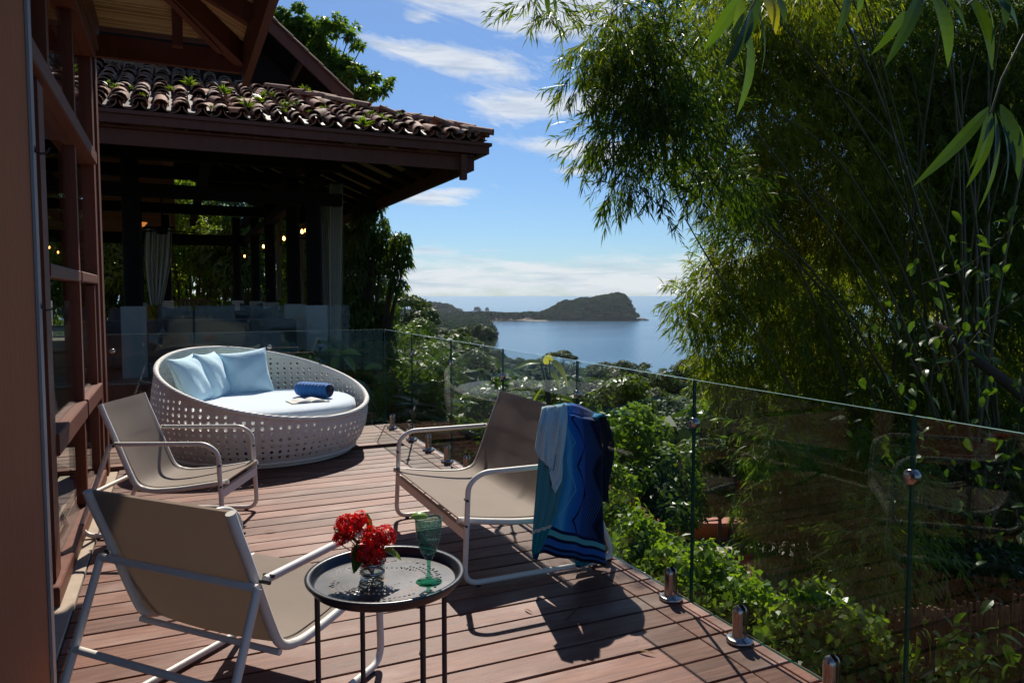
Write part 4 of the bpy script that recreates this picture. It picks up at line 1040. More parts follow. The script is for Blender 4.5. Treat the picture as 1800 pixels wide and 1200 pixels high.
curtain(526, 535, 405, 560, 16.5, 'slim cream curtain behind the third column of the pavilion', (0, 0, 1))
M_bulb = bpy.data.materials.new('lit_bulb'); M_bulb.use_nodes = True; tb = NT(M_bulb.node_tree); tb.n.clear(); o_ = tb.new('ShaderNodeOutputMaterial'); em = tb.new('ShaderNodeEmission'); em.inputs[0].default_value = (1, .42, .10, 1); em.inputs[1].default_value = 9; tb.l.new(em.outputs[0], o_.inputs[0])
def lantern(label, px, py, d, s=1.0):
    p = at_d(px, py, d); tl = thing('hanging_lantern', label, 'lantern', tuple(p), 0, 'lit lanterns in the pavilion')
    MB().lathe([(0,-.045*s),(.022*s,-.03*s),(.028*s,0),(.018*s,.03*s),(0,.045*s)], 10).build('bulb', M_bulb, tl)
    mb = MB()
    for k in range(4):
        a = PI/4+k*PI/2; c, s_ = .08*s*math.cos(a), .08*s*math.sin(a); mb.tube([(c, s_, -.13*s), (c, s_, .13*s)], .006, 4)
    mb.box(-.07*s, .07*s, -.07*s, .07*s, -.14*s, -.13*s); mb.box(-.07*s, .07*s, -.07*s, .07*s, .13*s, .145*s); mb.tube([(0,0,.14*s), (0,0,1.0)], .004, 4); mb.build('lantern_cage', M_dark, tl)
for a in (('lit lantern beside the big left column, left of the curtain', 248, 447, 16, .8), ('upper lit lantern hanging just right of the fourth column', 499, 419, 15, 1), ('lit lantern high between the two rightmost columns, on the left of the pair', 531, 407, 14, 1), ('lit lantern high between the two rightmost columns, on the right of the pair', 538, 405, 14, 1),
          ('lit lantern left of the slender middle column', 430, 450, 20, .8), ('lit lantern right of the slender middle column', 442, 443, 20, .8), ('lit lantern hanging between the middle columns', 463, 433, 18, 1), ('single dim lantern near the ceiling beams', 423, 318, 15, .7)): lantern(*a)
p = at_d(250, 391, 15.5); cl_ = thing('wall_lamp', 'amber glowing cone lamp on the big left column', 'lamp', tuple(p)); 
M_amber = bpy.data.materials.new('amber_shade'); M_amber.use_nodes = True; tb = NT(M_amber.node_tree); tb.n.clear(); o_ = tb.new('ShaderNodeOutputMaterial'); em = tb.new('ShaderNodeEmission'); em.inputs[0].default_value = (1, .33, .08, 1); em.inputs[1].default_value = .45; tb.l.new(em.outputs[0], o_.inputs[0])
MB().lathe([(.02,-.10),(.10,.0),(.095,.0),(.015,-.10)], 16).build('lamp_shade', M_amber, cl_)
def sofa(label, a, b, depth, H=.86, rz_=0):
    t_ = thing('sofa', label, 'sofa', (a, b, .20), rz_, 'grey sofas in the pavilion'); Ls = depth
    MB().box(0, Ls, 0, .9, .06, .42, 0, .03).build('seat', M_greysofa, t_); MB().box(0, Ls, -.18, .08, .06, H-.12, 0, .04).build('backrest', M_greysofa, t_)
    for x in (0, Ls-.16): MB().box(x, x+.16, .085, .88, .425, .62, 0, .03).build('armrest', M_greysofa, t_)
    n = max(2, int(Ls/.62))
    for i in range(n):
        mb = MB(); x = .12+(Ls-.24)*(i+.5)/n; sc = .21+.03*math.sin(i*3.1)
        def fn(s): return lambda u, v: ((2*u-1)*sc, .16+s*.09*(max(0,1-abs(2*u-1)**3)*max(0,1-abs(2*v-1)**3))**.5, .70+(2*v-1)*.22+.03*math.cos((2*u-1)*3)*-1+.02*math.sin(i))
        mb.grid(fn(1), 10, 10); mb.grid(fn(-1), 10, 10); o = mb.build('cushion', M_greysofa, t_, loc=(x, 0, 0)); o.rotation_euler = (0, 0, .1*math.sin(i*2))
sofa('long grey sofa seen from behind in the middle of the pavilion', -1.15, 12.4, 2.9)
sofa('grey sofa behind the right-hand part of the pavilion railing', .1, 14.6, 1.7, .95)
wc = thing('slatted_chair', 'wooden slat-backed chair inside the pavilion', 'chair', tuple(at_z(424, 560, .2+.0)), 0)
wc.location = (.35, 17.6, .2)
for i in range(8): MB().box(-.32+i*.085, -.27+i*.085, 0, .025, .35, .98).build('slat', MATS['brown_cane'], wc)
MB().box(-.36, .36, -.02, .05, .98, 1.03).build('top_rail', MATS['brown_cane'], wc); MB().box(-.34, .34, .03, .6, .38, .44).build('seat', MATS['brown_cane'], wc)
for sx in (-.33, .29):
    for sy in (0, .56): MB().box(sx, sx+.04, sy, sy+.04, 0, .38).build('leg', MATS['brown_cane'], wc)
tb_ = thing('low_table', 'pale low counter seen through the glass at the left of the pavilion', 'table', (-1.9, 12.2, .2))
MB().box(-.8, .8, -.4, .4, .62, .67, 0, .01).build('table_top', M_plinth, tb_); MB().box(-.7, .7, -.3, .3, 0, .30, 0, .01).build('shelf', MATS['brown_cane'], tb_)
for sx in (-.72, .68): MB().box(sx, sx+.05, -.3, .3, .0, .62).build('leg', MATS['brown_cane'], tb_)
fan = thing('ceiling_fan', 'dark three-bladed ceiling fan hanging in the pavilion', 'fan', tuple(at_d(285, 405, 14.2)))
MB().lathe([(0,-.08),(.09,-.06),(.10,.02),(.04,.08),(0,.09)], 16).build('motor', M_dark, fan); MB().tube([(0,0,.08),(0,0,.8)], .015, 8).build('rod', M_dark, fan)
for k in range(3): a = k*2.094+.3; MB().bar((.09*math.cos(a), .09*math.sin(a), 0), (.75*math.cos(a), .75*math.sin(a), -.02), .13, .012).build('blade', M_dark, fan)

for o in list(bpy.data.objects):
    if (o not in before_ or o is prl) and o.parent is None: o.location = tuple(Vector(o.location)*PK+Vector((0, 0, PZ))); o.scale = Vector(o.scale)*PK

# ================================================================== VEGETATION
HAZE = .00004
def wave(P, f, s): return (np.sin(P[:,0]*f+s)+np.sin(P[:,1]*f*1.13+2*s+P[:,2]*f*.4)+np.sin(P[:,2]*f*.91+3*s+P[:,0]*f*.5))/3
def ellip(c, r, n, hollow=.35):
    d = rdir(n); k = hollow+(1-hollow)*RS.rand(n, 1)**.45; return np.array(c)+d*k*np.array(r), d
DENS = 3.0
def crown(clumps, per, L, Wd, up=.35, seed=1.0, droop=.1, outw=1.0):
    """clumps: [(centre, radius)] -> leaf corner array + tints, leaves lie on the outside of each clump"""
    V = []; T = []
    for c, r in clumps:
        n = max(8, int(DENS*per*(r if np.isscalar(r) else np.mean(r))**2)); P, d = ellip(c, (np.array([r, r, r*.75]) if np.isscalar(r) else np.array(r)), n, .55)
        N = nrm(d*outw+np.array([0, 0, up])+.55*rdir(n)); D = nrm(np.cross(N, rdir(n))+.25*d-np.array([0, 0, droop])); l = L*(.65+.7*RS.rand(n))
        V.append(leaf_quads(P, D, l, l*Wd, N, droop)); T.append(RS.rand(n)*.45+RS.rand()*.5)
    return np.concatenate(V), np.concatenate(T)
def limbs(base, clumps, r0, split=.45, mat=None, parent=None, name='trunk', lean=(0,0)):
    mb = MB(); b = Vector(base); top = Vector(np.mean([c for c, r in clumps], 0)); fork = b.lerp(top, split)+Vector((lean[0], lean[1], 0))
    mb.tube([b, b.lerp(fork, .5)+Vector((random.uniform(-.1,.1)*r0*8, random.uniform(-.1,.1)*r0*8, 0)), fork], [r0*1.25, r0, r0*.8], 8)
    for c, r in clumps:
        c = Vector(c); m_ = fork.lerp(c, .5)+Vector((0, 0, -.12*(c-fork).length)); mb.tube([fork, m_, c], [r0*.5, r0*.3, r0*.1], 5, cap=False)
    return mb.build(name, mat or M_bark, parent)

# ---- forest trees: variants, then individuals
def tree_variant(kind, seed):
    rr = random.Random(seed); cl = []
    if kind == 'dome':
        H = 11; 
        for i in range(17):
            a = rr.uniform(0, 6.28); q = rr.random()**.6*4.0; cl.append(((q*math.cos(a), q*math.sin(a), H-1.2-q*q*.16-rr.random()*1.2), rr.uniform(1.2, 2.0)))
    elif kind == 'tall':
        H = 14
        for i in range(18):
            z = rr.uniform(5.5, H-1); a = rr.uniform(0, 6.28); q = 2.9*(1-abs(z-9.5)/6.5)*rr.uniform(.4, 1.1); cl.append(((q*math.cos(a), q*math.sin(a), z), rr.uniform(1.1, 1.8)))
    elif kind == 'flat':
        H = 13
        for i in range(14):
            a = rr.uniform(0, 6.28); q = rr.random()**.5*5.2; cl.append(((q*math.cos(a), q*math.sin(a), H-rr.random()*1.0-.03*q*q), (1.7, 1.7, .55)))
    elif kind == 'broad':
        H = 9
        for i in range(20):
            a = rr.uniform(0, 6.28); q = rr.random()**.5*4.6; cl.append(((q*math.cos(a), q*math.sin(a), 2.8+rr.random()*5.4*(1-q/6.5)), rr.uniform(1.2, 1.9)))
    V, T = crown(cl, 60, .50, .55, .5)
    root = bpy.data.objects.new('forest_tree', None); COL.objects.link(root)
    quads('crown', V, M_far, root, T); limbs((0, 0, -2.5), cl, .28, .5, M_bark, root)
    return root
variants = [('dome', 1), ('dome', 2), ('tall', 3), ('flat', 4), ('broad', 5), ('broad', 6), ('tall', 7)]
vlab = {'dome': 'domed dark green canopy tree', 'tall': 'tall narrow-crowned forest tree', 'flat': 'flat-topped umbrella tree with open crown', 'broad': 'broad bushy low-crowned tree'}
roots = [(k, tree_variant(k, s)) for k, s in variants]; used = set()
def spot(px): return ['just right of the pavilion', 'under the umbrella tree', 'left of the bay', 'below the spit', 'below the headland', 'left of the bamboo', 'partly behind the bamboo'][int(np.searchsorted([715, 800, 880, 960, 1110, 1250], px))]
zone = lambda d, px: ('farthest' if d > 380 else ('distant' if d > 200 else ('mid-distance' if d > 95 else 'near')))
def put_tree(px, d, s=1.0, vi=None, label=None, dz=0.0, zs=None):
    vi = random.randrange(len(roots)) if vi is None else vi; k, r = roots[vi]
    X = (px-900)/1300*d; x, y = XY(X, d); z = ground_z(x, y)+dz
    o = r if vi not in used else copy_tree(r); used.add(vi); o.location = (x, y, z); o.rotation_euler = (0, 0, random.uniform(0, 6.28)); o.scale = (s, s, (zs or s)*random.uniform(.92, 1.12))
    tag(o, label or ('large ' if s > 1.12 else ('small ' if s < .62 else ''))+zone(d, px)+' '+vlab[k]+' '+spot(px), 'tree', zone(d, px)+' '+k+' trees '+spot(px) if label is None else None); return o
fr_r = random.Random(5); placed = []
def far_enough(px, d, k):
    for q, e in placed:
        if abs(math.log(e/d)) < k*.8 and abs(px-q) < k*1300*7.0/d/ (6*.16): 
            if math.hypot((px-q)/1300*d, (d-e)) < 4.6: return False
    return True
n = 0
for tries in range(6000):
    if n >= 270: break
    d = 30*math.exp(fr_r.random()**.75*math.log(620/30)); px = fr_r.uniform(620, 1480)
    if d < 60 and px < 640: continue
    if px < 690 and d > 200: continue
    if not far_enough(px, d, .16): continue
    placed.append((px, d)); vi = fr_r.choice([0, 1, 1, 2, 0, 4, 5, 5, 4, 0, 6, 4, 5, 1]) 
    if vi == 3 and fr_r.random() < .6: vi = 5
    gx_, gy_ = XY((px-900)/1300*d, d); ym = float(np.interp(px, [690,760,830,880,950,1200], [536,550,578,608,622,634]))+(28 if d < 110 else 0)
    room = (1.31-(ym-519)/1300*d-ground_z(gx_, gy_))/13.5
    if room < .3: continue
    s = fr_r.uniform(.8, 1.25)*(1.0 if d > 60 else .72)*(1.15 if d > 250 else 1)
    put_tree(px, d, min(s, room), vi); n += 1
put_tree(712, 125, 1.15, 3, 'flat-topped umbrella tree standing above the ridge left of the bay', dz=1.5)
put_tree(985, 330, 1.5, 3, 'wide umbrella tree breaking the skyline in front of the bay', dz=2.0)
put_tree(1228, 210, 1.6, 0, 'large rounded tree at the shore edge left of the bamboo', dz=3)
put_tree(845, 420, 1.7, 1, 'tall dark tree at the near end of the beach', dz=8)
put_tree(775, 330, 1.6, 1, 'dark round tree on the hill crest below the far point', dz=0)

# the closed canopy between the single trees
pts = []; rs = []
while len(pts) < 2300:
    d = 36*math.exp(RS.rand()**.6*math.log(640/36)); px = RS.uniform(600, 1520); x, y = XY((px-900)/1300*d, d); g = ground_z(x, y)
    ym = float(np.interp(px, [690,760,830,880,950,1200], [545,560,590,616,632,642]))+(34 if d < 110 else 0); top = 1.31-(ym-519)/1300*d
    z = min(g+RS.uniform(3, 8)*(1 if d > 60 else .5), top-2.2)
    if z < g+.5: continue
    r_ = RS.uniform(1.8, 3.4)*(1 if d > 70 else .6); pts.append((x, y, z)); rs.append(r_)
tag(lumps('forest_canopy', pts, rs, M_far, leaf=.95, n=60), 'unbroken canopy of smaller trees filling the valley between the single ones', 'forest', kind='stuff')

# ---- dense trees behind the pavilion
def bush(name, label, cat, clumps, L, Wd, mat, per, base, r0=.08, up=.35, droop=.15, group=None, tname='trunk', fname='foliage', outw=1.0, tmul=1, toff=0.0, stem=True):
    c0 = np.array(base); t_ = thing(name, label, cat, tuple(c0), 0, group)
    cl = [(np.array(c)-c0, r) for c, r in clumps]; V, T = crown(cl, per, L, Wd, up, 1, droop, outw)
    o = quads(fname, V, mat, t_, T*tmul+toff); o['kind'] = 'stuff'
    if stem: limbs((0, 0, 0), cl[::max(1, len(cl)//13)], r0, .4, M_bark, t_, tname)
    return t_
def pxclumps(lst): return [(at_d(px, py, d), r*d/1300) for px, py, d, r in lst]
def base_of(px, d, dz=0): x, y = XY((px-900)/1300*d, d); return (x, y, ground_z(x, y)+dz)
R5 = random.Random(9)
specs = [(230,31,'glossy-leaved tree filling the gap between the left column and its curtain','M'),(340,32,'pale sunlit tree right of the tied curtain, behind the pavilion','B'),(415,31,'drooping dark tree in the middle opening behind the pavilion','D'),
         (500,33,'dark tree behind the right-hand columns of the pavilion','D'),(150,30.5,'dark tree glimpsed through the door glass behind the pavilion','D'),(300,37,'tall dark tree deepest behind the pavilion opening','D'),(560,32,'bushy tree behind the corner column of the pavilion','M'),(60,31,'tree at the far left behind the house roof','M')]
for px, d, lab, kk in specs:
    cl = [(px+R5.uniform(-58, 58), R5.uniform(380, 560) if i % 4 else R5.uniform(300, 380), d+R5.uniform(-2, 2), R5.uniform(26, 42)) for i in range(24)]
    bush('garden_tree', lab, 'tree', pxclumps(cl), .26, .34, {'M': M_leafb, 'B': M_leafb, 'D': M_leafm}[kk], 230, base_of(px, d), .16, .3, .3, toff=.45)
# tree right of the pavilion, hanging foliage
cl = [(650,395,18,34),(628,425,18,38),(672,428,18,30),(700,440,17.5,22),(690,470,17.5,20),(645,455,18.5,38),(615,480,18,36),(655,500,18.5,30),(610,530,18,34),(640,560,18,44),(600,590,18,44),(660,590,18,40),(625,620,18,42),(680,545,18,24),(705,420,17.5,18),(712,455,17.3,13),(700,500,17.4,16),(660,360,18,16),(668,620,17,30),(600,420,19,36),(640,372,18,22)]
bush('garden_tree', 'large drooping tree right of the pavilion columns with light through it', 'tree', pxclumps(cl), .15, .30, M_leafm, 1250, base_of(625, 18), .2, .2, .55, tmul=1.0, toff=.05)
cl = [(690,600,26,34),(720,590,30,26),(735,640,24,34),(700,650,20,34),(760,620,34,26),(790,640,30,30),(675,560,28,26),(740,575,36,22),(690,690,15,36)]
bush('shrub', 'tangled lacy shrub on the slope right of the drooping tree', 'shrub', pxclumps(cl), .20, .3, M_leafm, 330, base_of(715, 20), .1, .4, .1)
# light green tree above the pavilion roof
cl = [(505,45,18.9,23),(530,35,18.9,23),(560,45,18.7,16),(575,35,18.5,13),(600,40,18.5,12),(620,55,18.5,11),(628,80,18.5,10),(560,75,18.9,20),(590,95,18.8,16),(520,85,18.9,29),(545,110,18.9,32),(580,135,18.8,29),(612,150,18.7,25),(640,140,18.7,18),(600,125,18.8,23),(662,150,18.5,14),(681,155,18.5,8),(498,70,19.3,27),(640,160,18.7,13)]
cl = [(a+random.gauss(0, .6)*r, b+random.gauss(0, .6)*r, c_+random.gauss(0, .2), r*random.uniform(.32, .5)) for a, b, c_, r in cl for _ in range(6)]
bush('garden_tree', 'bright oval-leaved tree reaching over the pavilion roof', 'tree', pxclumps(cl), .135, .42, M_leafb, 2600, (at_d(520, 300, 19.5)), .09, .3, .15, tmul=.9)

# ---- bushes and slope right behind the railing
def B(lab, lst, mat, L=.12, Wd=.5, per=900, name='shrub', d0=None, **kw):
    c = pxclumps(lst); mx_ = np.mean([p for p, r in c], 0); x, y = mx_[0], mx_[1]
    return bush(name, lab, 'shrub', c, L, Wd, mat, per, (x, y, min(ground_z(x, y), mx_[2]-.6)), .04, **kw)
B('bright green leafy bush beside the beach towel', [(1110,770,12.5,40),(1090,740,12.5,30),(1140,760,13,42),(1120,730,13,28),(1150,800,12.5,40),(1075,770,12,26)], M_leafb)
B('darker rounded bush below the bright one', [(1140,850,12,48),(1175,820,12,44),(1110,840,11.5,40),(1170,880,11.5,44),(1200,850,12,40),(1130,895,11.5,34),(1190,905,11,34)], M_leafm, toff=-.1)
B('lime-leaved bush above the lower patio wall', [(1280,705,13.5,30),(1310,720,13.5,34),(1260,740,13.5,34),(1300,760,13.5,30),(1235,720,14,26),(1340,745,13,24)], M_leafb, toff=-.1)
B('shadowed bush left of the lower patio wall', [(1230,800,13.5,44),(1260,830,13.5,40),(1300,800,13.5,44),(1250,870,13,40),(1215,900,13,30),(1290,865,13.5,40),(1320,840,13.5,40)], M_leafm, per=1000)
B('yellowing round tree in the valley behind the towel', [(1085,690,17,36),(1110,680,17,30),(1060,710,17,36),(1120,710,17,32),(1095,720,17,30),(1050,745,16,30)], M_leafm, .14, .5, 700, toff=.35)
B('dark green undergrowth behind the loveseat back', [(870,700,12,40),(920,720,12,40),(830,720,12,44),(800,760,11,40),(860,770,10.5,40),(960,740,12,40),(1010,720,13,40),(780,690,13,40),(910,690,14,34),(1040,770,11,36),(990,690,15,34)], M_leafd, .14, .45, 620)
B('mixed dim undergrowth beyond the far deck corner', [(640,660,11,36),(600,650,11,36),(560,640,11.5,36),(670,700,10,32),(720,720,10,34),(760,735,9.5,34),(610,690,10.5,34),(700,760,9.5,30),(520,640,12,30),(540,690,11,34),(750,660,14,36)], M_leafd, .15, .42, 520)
B('low green plants at the top of the ivy bank', [(1130,955,8.5,26),(1160,960,8.3,28),(1190,975,8.1,26),(1100,930,9,30),(1200,960,8.6,24),(1240,985,8,22)], M_leafm, .13, .26, 1300, name='shrub')
B('dry brown brush on the bank beside the deck edge', [(1060,900,9.5,30),(1090,890,10,34),(1120,920,9.5,32),(1075,860,10,30),(1050,860,10.5,26),(1105,945,9,26)], M_dry, .15, .18, 1000)
B('thin green sprig growing above the dry brush', [(1075,830,9.5,22),(1100,850,9.6,22),(1065,800,9.8,18)], M_leafb, .11, .4, 1500)
# steep bank beside the deck under the brush and ivy
mb = MB(); path = [at_z(1080, 900, -1.4), at_z(1130, 960, -1.3), at_z(1230, 1010, -1.25), at_z(1350, 1060, -1.2), at_z(1480, 1110, -1.15), at_z(1640, 1150, -1.1), at_z(1800, 1190, -1.1)]
path = [np.array([4.5, 12.5, -2.2])]+path
vs = []
for p in path:
    vs += [(p[0]-1.6, p[1]-.6, -3.35), (p[0]-.55, p[1]-.2, p[2]-.35), (p[0], p[1], p[2]-.12), (p[0]+.5, p[1]+.2, p[2]-.3), (p[0]+1.0, p[1]+.4, -3.35)]
mb.add(vs, [(5*i+j, 5*i+j+1, 5*i+5+j+1, 5*i+5+j) for i in range(len(path)-1) for j in range(4)], 0, True)
tag(mb.build('garden_bank', M_soil), kind='structure')
# ivy over the bank
V = []; T = []
for i in range(1, len(path)-1):
    a, b = path[i], path[i+1]; n = int(np.linalg.norm(b-a)*3600)
    f = RS.rand(n, 1); P = a*(1-f)+b*f; s = RS.uniform(-.75, .62, n); bump_ = .10*np.sin(P[:,1]*5.1)+.07*np.sin(P[:,1]*11+s*6)
    P = P+np.stack([s, s*.4, bump_+.10-np.where(s < 0, np.abs(s)*.9, np.abs(s)*.75)**1.0], 1)+.06*RS.normal(size=(n, 3)); N = nrm(np.stack([s*1.3, s*.5, np.ones(n)*.8], 1)+.45*rdir(n))
    D = nrm(np.cross(N, rdir(n))-np.array([0, 0, .5])); l = .062*(.6+.8*RS.rand(n)); V.append(leaf_quads(P, D, l, l*.85, N, .15)); T.append(RS.rand(n)*.55+.3)
iv = quads('ivy_hedge', np.concatenate(V), M_leafb, None, np.concatenate(T)); tag(iv, 'thick green ivy trailing over the bank beside the deck', 'ivy', kind='stuff')

# ---- lower patio
q = [at_z(1110, 965, -3.25), at_z(1290, 951, -3.25), at_z(1420, 951, -3.25), at_z(1560, 1010, -3.25), at_z(1500, 1170, -3.25), at_z(1230, 1130, -3.25)]
mb = MB(); mb.add([tuple(p) for p in q]+[(p[0], p[1], -3.5) for p in q], [tuple(range(6))[::-1]]+[(i, (i+1) % 6, 6+(i+1) % 6, 6+i) for i in range(6)]); pt = mb.build('patio', M_patio); tag(pt, kind='structure')
a = at_z(1110, 949, -3.25); b = at_z(1318, 949, -3.25); gw = thing('garden_wall', 'low orange wall with red coping round the lower patio', 'wall', tuple((a+b)/2))
d_ = nrm((b-a)[:2]); ang = math.atan2(d_[1], d_[0]); gw.rotation_euler = (0, 0, ang); Lw = np.linalg.norm(b-a)/2
MB().box(-Lw, Lw, 0, .3, 0, .26).build('wall', M_orange, gw); MB().box(-Lw-.03, Lw+.03, -.04, .36, .262, .33, 0, .01).build('coping', M_red, gw)
pot = thing('plant_pot', 'small terracotta pot with a spindly plant on the patio', 'plant pot', tuple(at_z(1308, 1000, -3.25)))
MB().lathe([(0,0),(.13,0),(.18,.28),(.20,.28),(.20,.32),(.16,.32),(.15,.28),(0,.27)], 20).build('pot', M_red, pot)
cl = [((0,0,.75), .22), ((.1,.05,.55), .18), ((-.08,.05,1.0), .15)]; V, T = crown(cl, 900, .09, .4); quads('foliage', V, M_leafd, pot, T)['kind'] = 'stuff'; limbs((0,0,.25), cl, .012, .5, M_bark, pot, 'stem')

# ---- palms and cycads
def frond(parent, o, dir_, L, mat, droop=.5, nl=26, w=.018, ll=.28, tint=.4, vee=.5):
    o = np.array(o, float); d = nrm(np.array(dir_, float)); pts = []
    for i in range(nl+1):
        s = i/nl; p = o+d*L*s*(1-.18*s*droop)-np.array([0, 0, 1])*droop*L*s*s; pts.append(p)
    pts = np.array(pts); V = []
    side = nrm(np.cross(d, [0, 0, 1.0]))
    for i in range(2, nl+1):
        tg = nrm(pts[i]-pts[i-1]); up = np.cross(side, tg)
        for s in (-1, 1):
            l = ll*math.sin(PI*min(1, (i/nl)*.9+.12))**.6*random.uniform(.85, 1.1); D = nrm(side*s*.85+tg*.6+up*vee*.4-np.array([0,0,.15])); V.append(leaf_quads(pts[i][None], D[None], [l], [w], up[None], .12)[0])
    for i in range(nl): 
        tg = nrm(pts[i+1]-pts[i]); V.append(np.stack([pts[i]-side*.006, pts[i]+side*.006, pts[i+1]+side*.005, pts[i+1]-side*.005]))
    return quads('frond', np.array(V), mat, parent, np.full(len(V), tint)+RS.rand(len(V))*.2)
def palm(name, label, base, n, L, mat, el0=.9, el1=.2, droop=.45, w=.018, ll=.25, seed=1, trunk=0.0, cat='palm', tint=.4):
    rr = random.Random(seed); t_ = thing(name, label, cat, tuple(base))
    if trunk: MB().tube([(0,0,0), (.03,0,trunk*.5), (0,0,trunk)], [.07, .06, .05], 8).build('trunk', M_bark, t_)
    for i in range(n):
        a = i*2.4+rr.uniform(-.3, .3); e = el0+(el1-el0)*(i/n); frond(t_, (0, 0, trunk), (math.cos(a)*math.cos(e), math.sin(a)*math.cos(e), math.sin(e)), L*rr.uniform(.8, 1.1), mat, droop, w=w, ll=ll, tint=tint)
    return t_
palm('cycad', 'spiky cycad with silvery fronds just right of the daybed, beyond the glass', at_d(668, 745, 9.0), 22, 1.0, M_leafd, 1.2, .1, .35, .016, .17, 1, .1)
palm('cycad', 'cycad further right with upright fronds behind the glass seam', at_d(752, 735, 9.6), 18, .85, M_leafd, 1.2, .2, .35, .016, .16, 2, .1)
palm('palm', 'feathery green palm beyond the far deck corner', at_d(610, 700, 10.2), 12, 1.3, M_leafm, 1.3, .3, .5, .03, .3, 3, .3)
palm('fern', 'yellow-brown fern at the foot of the glass railing behind the loveseat', at_d(812, 790, 8.6), 14, .55, M_dry, 1.2, .2, .5, .02, .13, 4, 0, 'fern', .35)
palm('fern', 'green fern low behind the far spigots of the railing', at_d(762, 775, 8.8), 12, .45, M_leafm, 1.1, .2, .5, .02, .11, 5, 0, 'fern')
palm('palm', 'small pale palm on the lower patio beyond the ivy', at_z(1385, 1075, -3.25), 10, 1.15, M_dry, 1.0, .25, .35, .022, .36, 6, .2, 'palm', .7)
palm('palm', 'dark palm inside the garden behind the pavilion curtain', at_d(400, 520, 30), 14, 2.6, M_leafd, 1.2, .2, .7, .05, .5, 7, 1.5)
def broad(name, label, base, leaves_, mat, cat='plant', stem=M_bark, r=.012):
    t_ = thing(name, label, cat, tuple(base)); b = np.array(base)
    for (p0, p1, w, tn) in leaves_:
        p0 = np.array(p0)-b; p1 = np.array(p1)-b; MB().tube([(0,0,0), tuple(p0*.5+np.array([0,0,.05])), tuple(p0)], [r, r*.7, r*.5], 5).build('stem', stem, t_)
        big_leaf('leaf', p0, p1, w, mat, t_, .05, (.3, -.6, .9), tint=tn)
    return t_
D_ = 6.4
broad('broad_leaf_plant', 'yellow-green broad-leaved plant standing behind the glass above the loveseat', at_d(966, 725, D_), [(at_d(951,638,D_), at_d(899,642,D_), .085, .3), (at_d(966,632,D_), at_d(998,672,D_), .13, .9), (at_d(958,640,D_), at_d(966,612,D_), .10, 1.0), (at_d(978,700,D_), at_d(1012,702,D_), .10, .6), (at_d(962,650,D_+.1), at_d(985,678,D_+.1), .12, .7), (at_d(955,680,D_), at_d(930,712,D_), .02, .6)], M_leafy)
d = 9.3
broad('broad_leaf_plant', 'lobed leafy plant beyond the glass right of the pillows', at_d(600, 690, d), [(at_d(598,625,d), at_d(566,612,d), .16, .6), (at_d(600,622,d), at_d(636,618,d), .15, .9), (at_d(596,630,d), at_d(580,650,d), .13, .3), (at_d(604,628,d), at_d(625,650,d), .15, .5), (at_d(560,640,d), at_d(520,620,d), .14, .5), (at_d(562,640,d), at_d(540,665,d), .12, .2), (at_d(640,650,d), at_d(676,640,d), .14, .4)], M_leafb)

# ---- small ferns on the tiles
sp_ = []
V = []
for i in range(26):
    a = random.uniform(0, 6.28); e = random.uniform(.5, 1.4); D = np.array([math.cos(a)*math.cos(e), math.sin(a)*math.cos(e), math.sin(e)]); V.append(leaf_quads(np.zeros((1,3)), D[None], [random.uniform(.10, .2)], [.028], np.array([[.2, -.4, 1.]]), .25)[0])
rf0 = quads('roof_fern', np.array(V), M_leafy, None, RS.rand(26)*.3-.05)
where = [(190,150),(205,158),(232,157),(300,160),(335,152),(372,190),(395,165),(420,180),(436,190),(456,180),(462,175),(498,198),(505,190),(535,160),(545,168),(560,185),(568,195),(575,178),(620,190),(640,222),(655,205),(672,212),(688,218),(704,206),(545,200),(600,182),(520,185),(250,170),(480,170)]
for i, (px, py) in enumerate(where):
    r, Y = ray(px, py); # meet the roof plane
    k = ((PC[2]-PC[1]*T22+.10)*PK+PZ-HC)/(r[2]-r[1]*T22); p = np.array([0,0,HC])+r*k
    o = rf0 if i == 0 else piece(rf0, None); o.location = tuple(p); o.rotation_euler = (0, 0, random.uniform(0, 6)); s = random.uniform(.35, 1.2); o.scale = (s, s, s)
    tag(o, 'little yellow-green fern tuft sprouting between the mossy roof tiles', 'fern', 'fern tufts on the pavilion tiles')

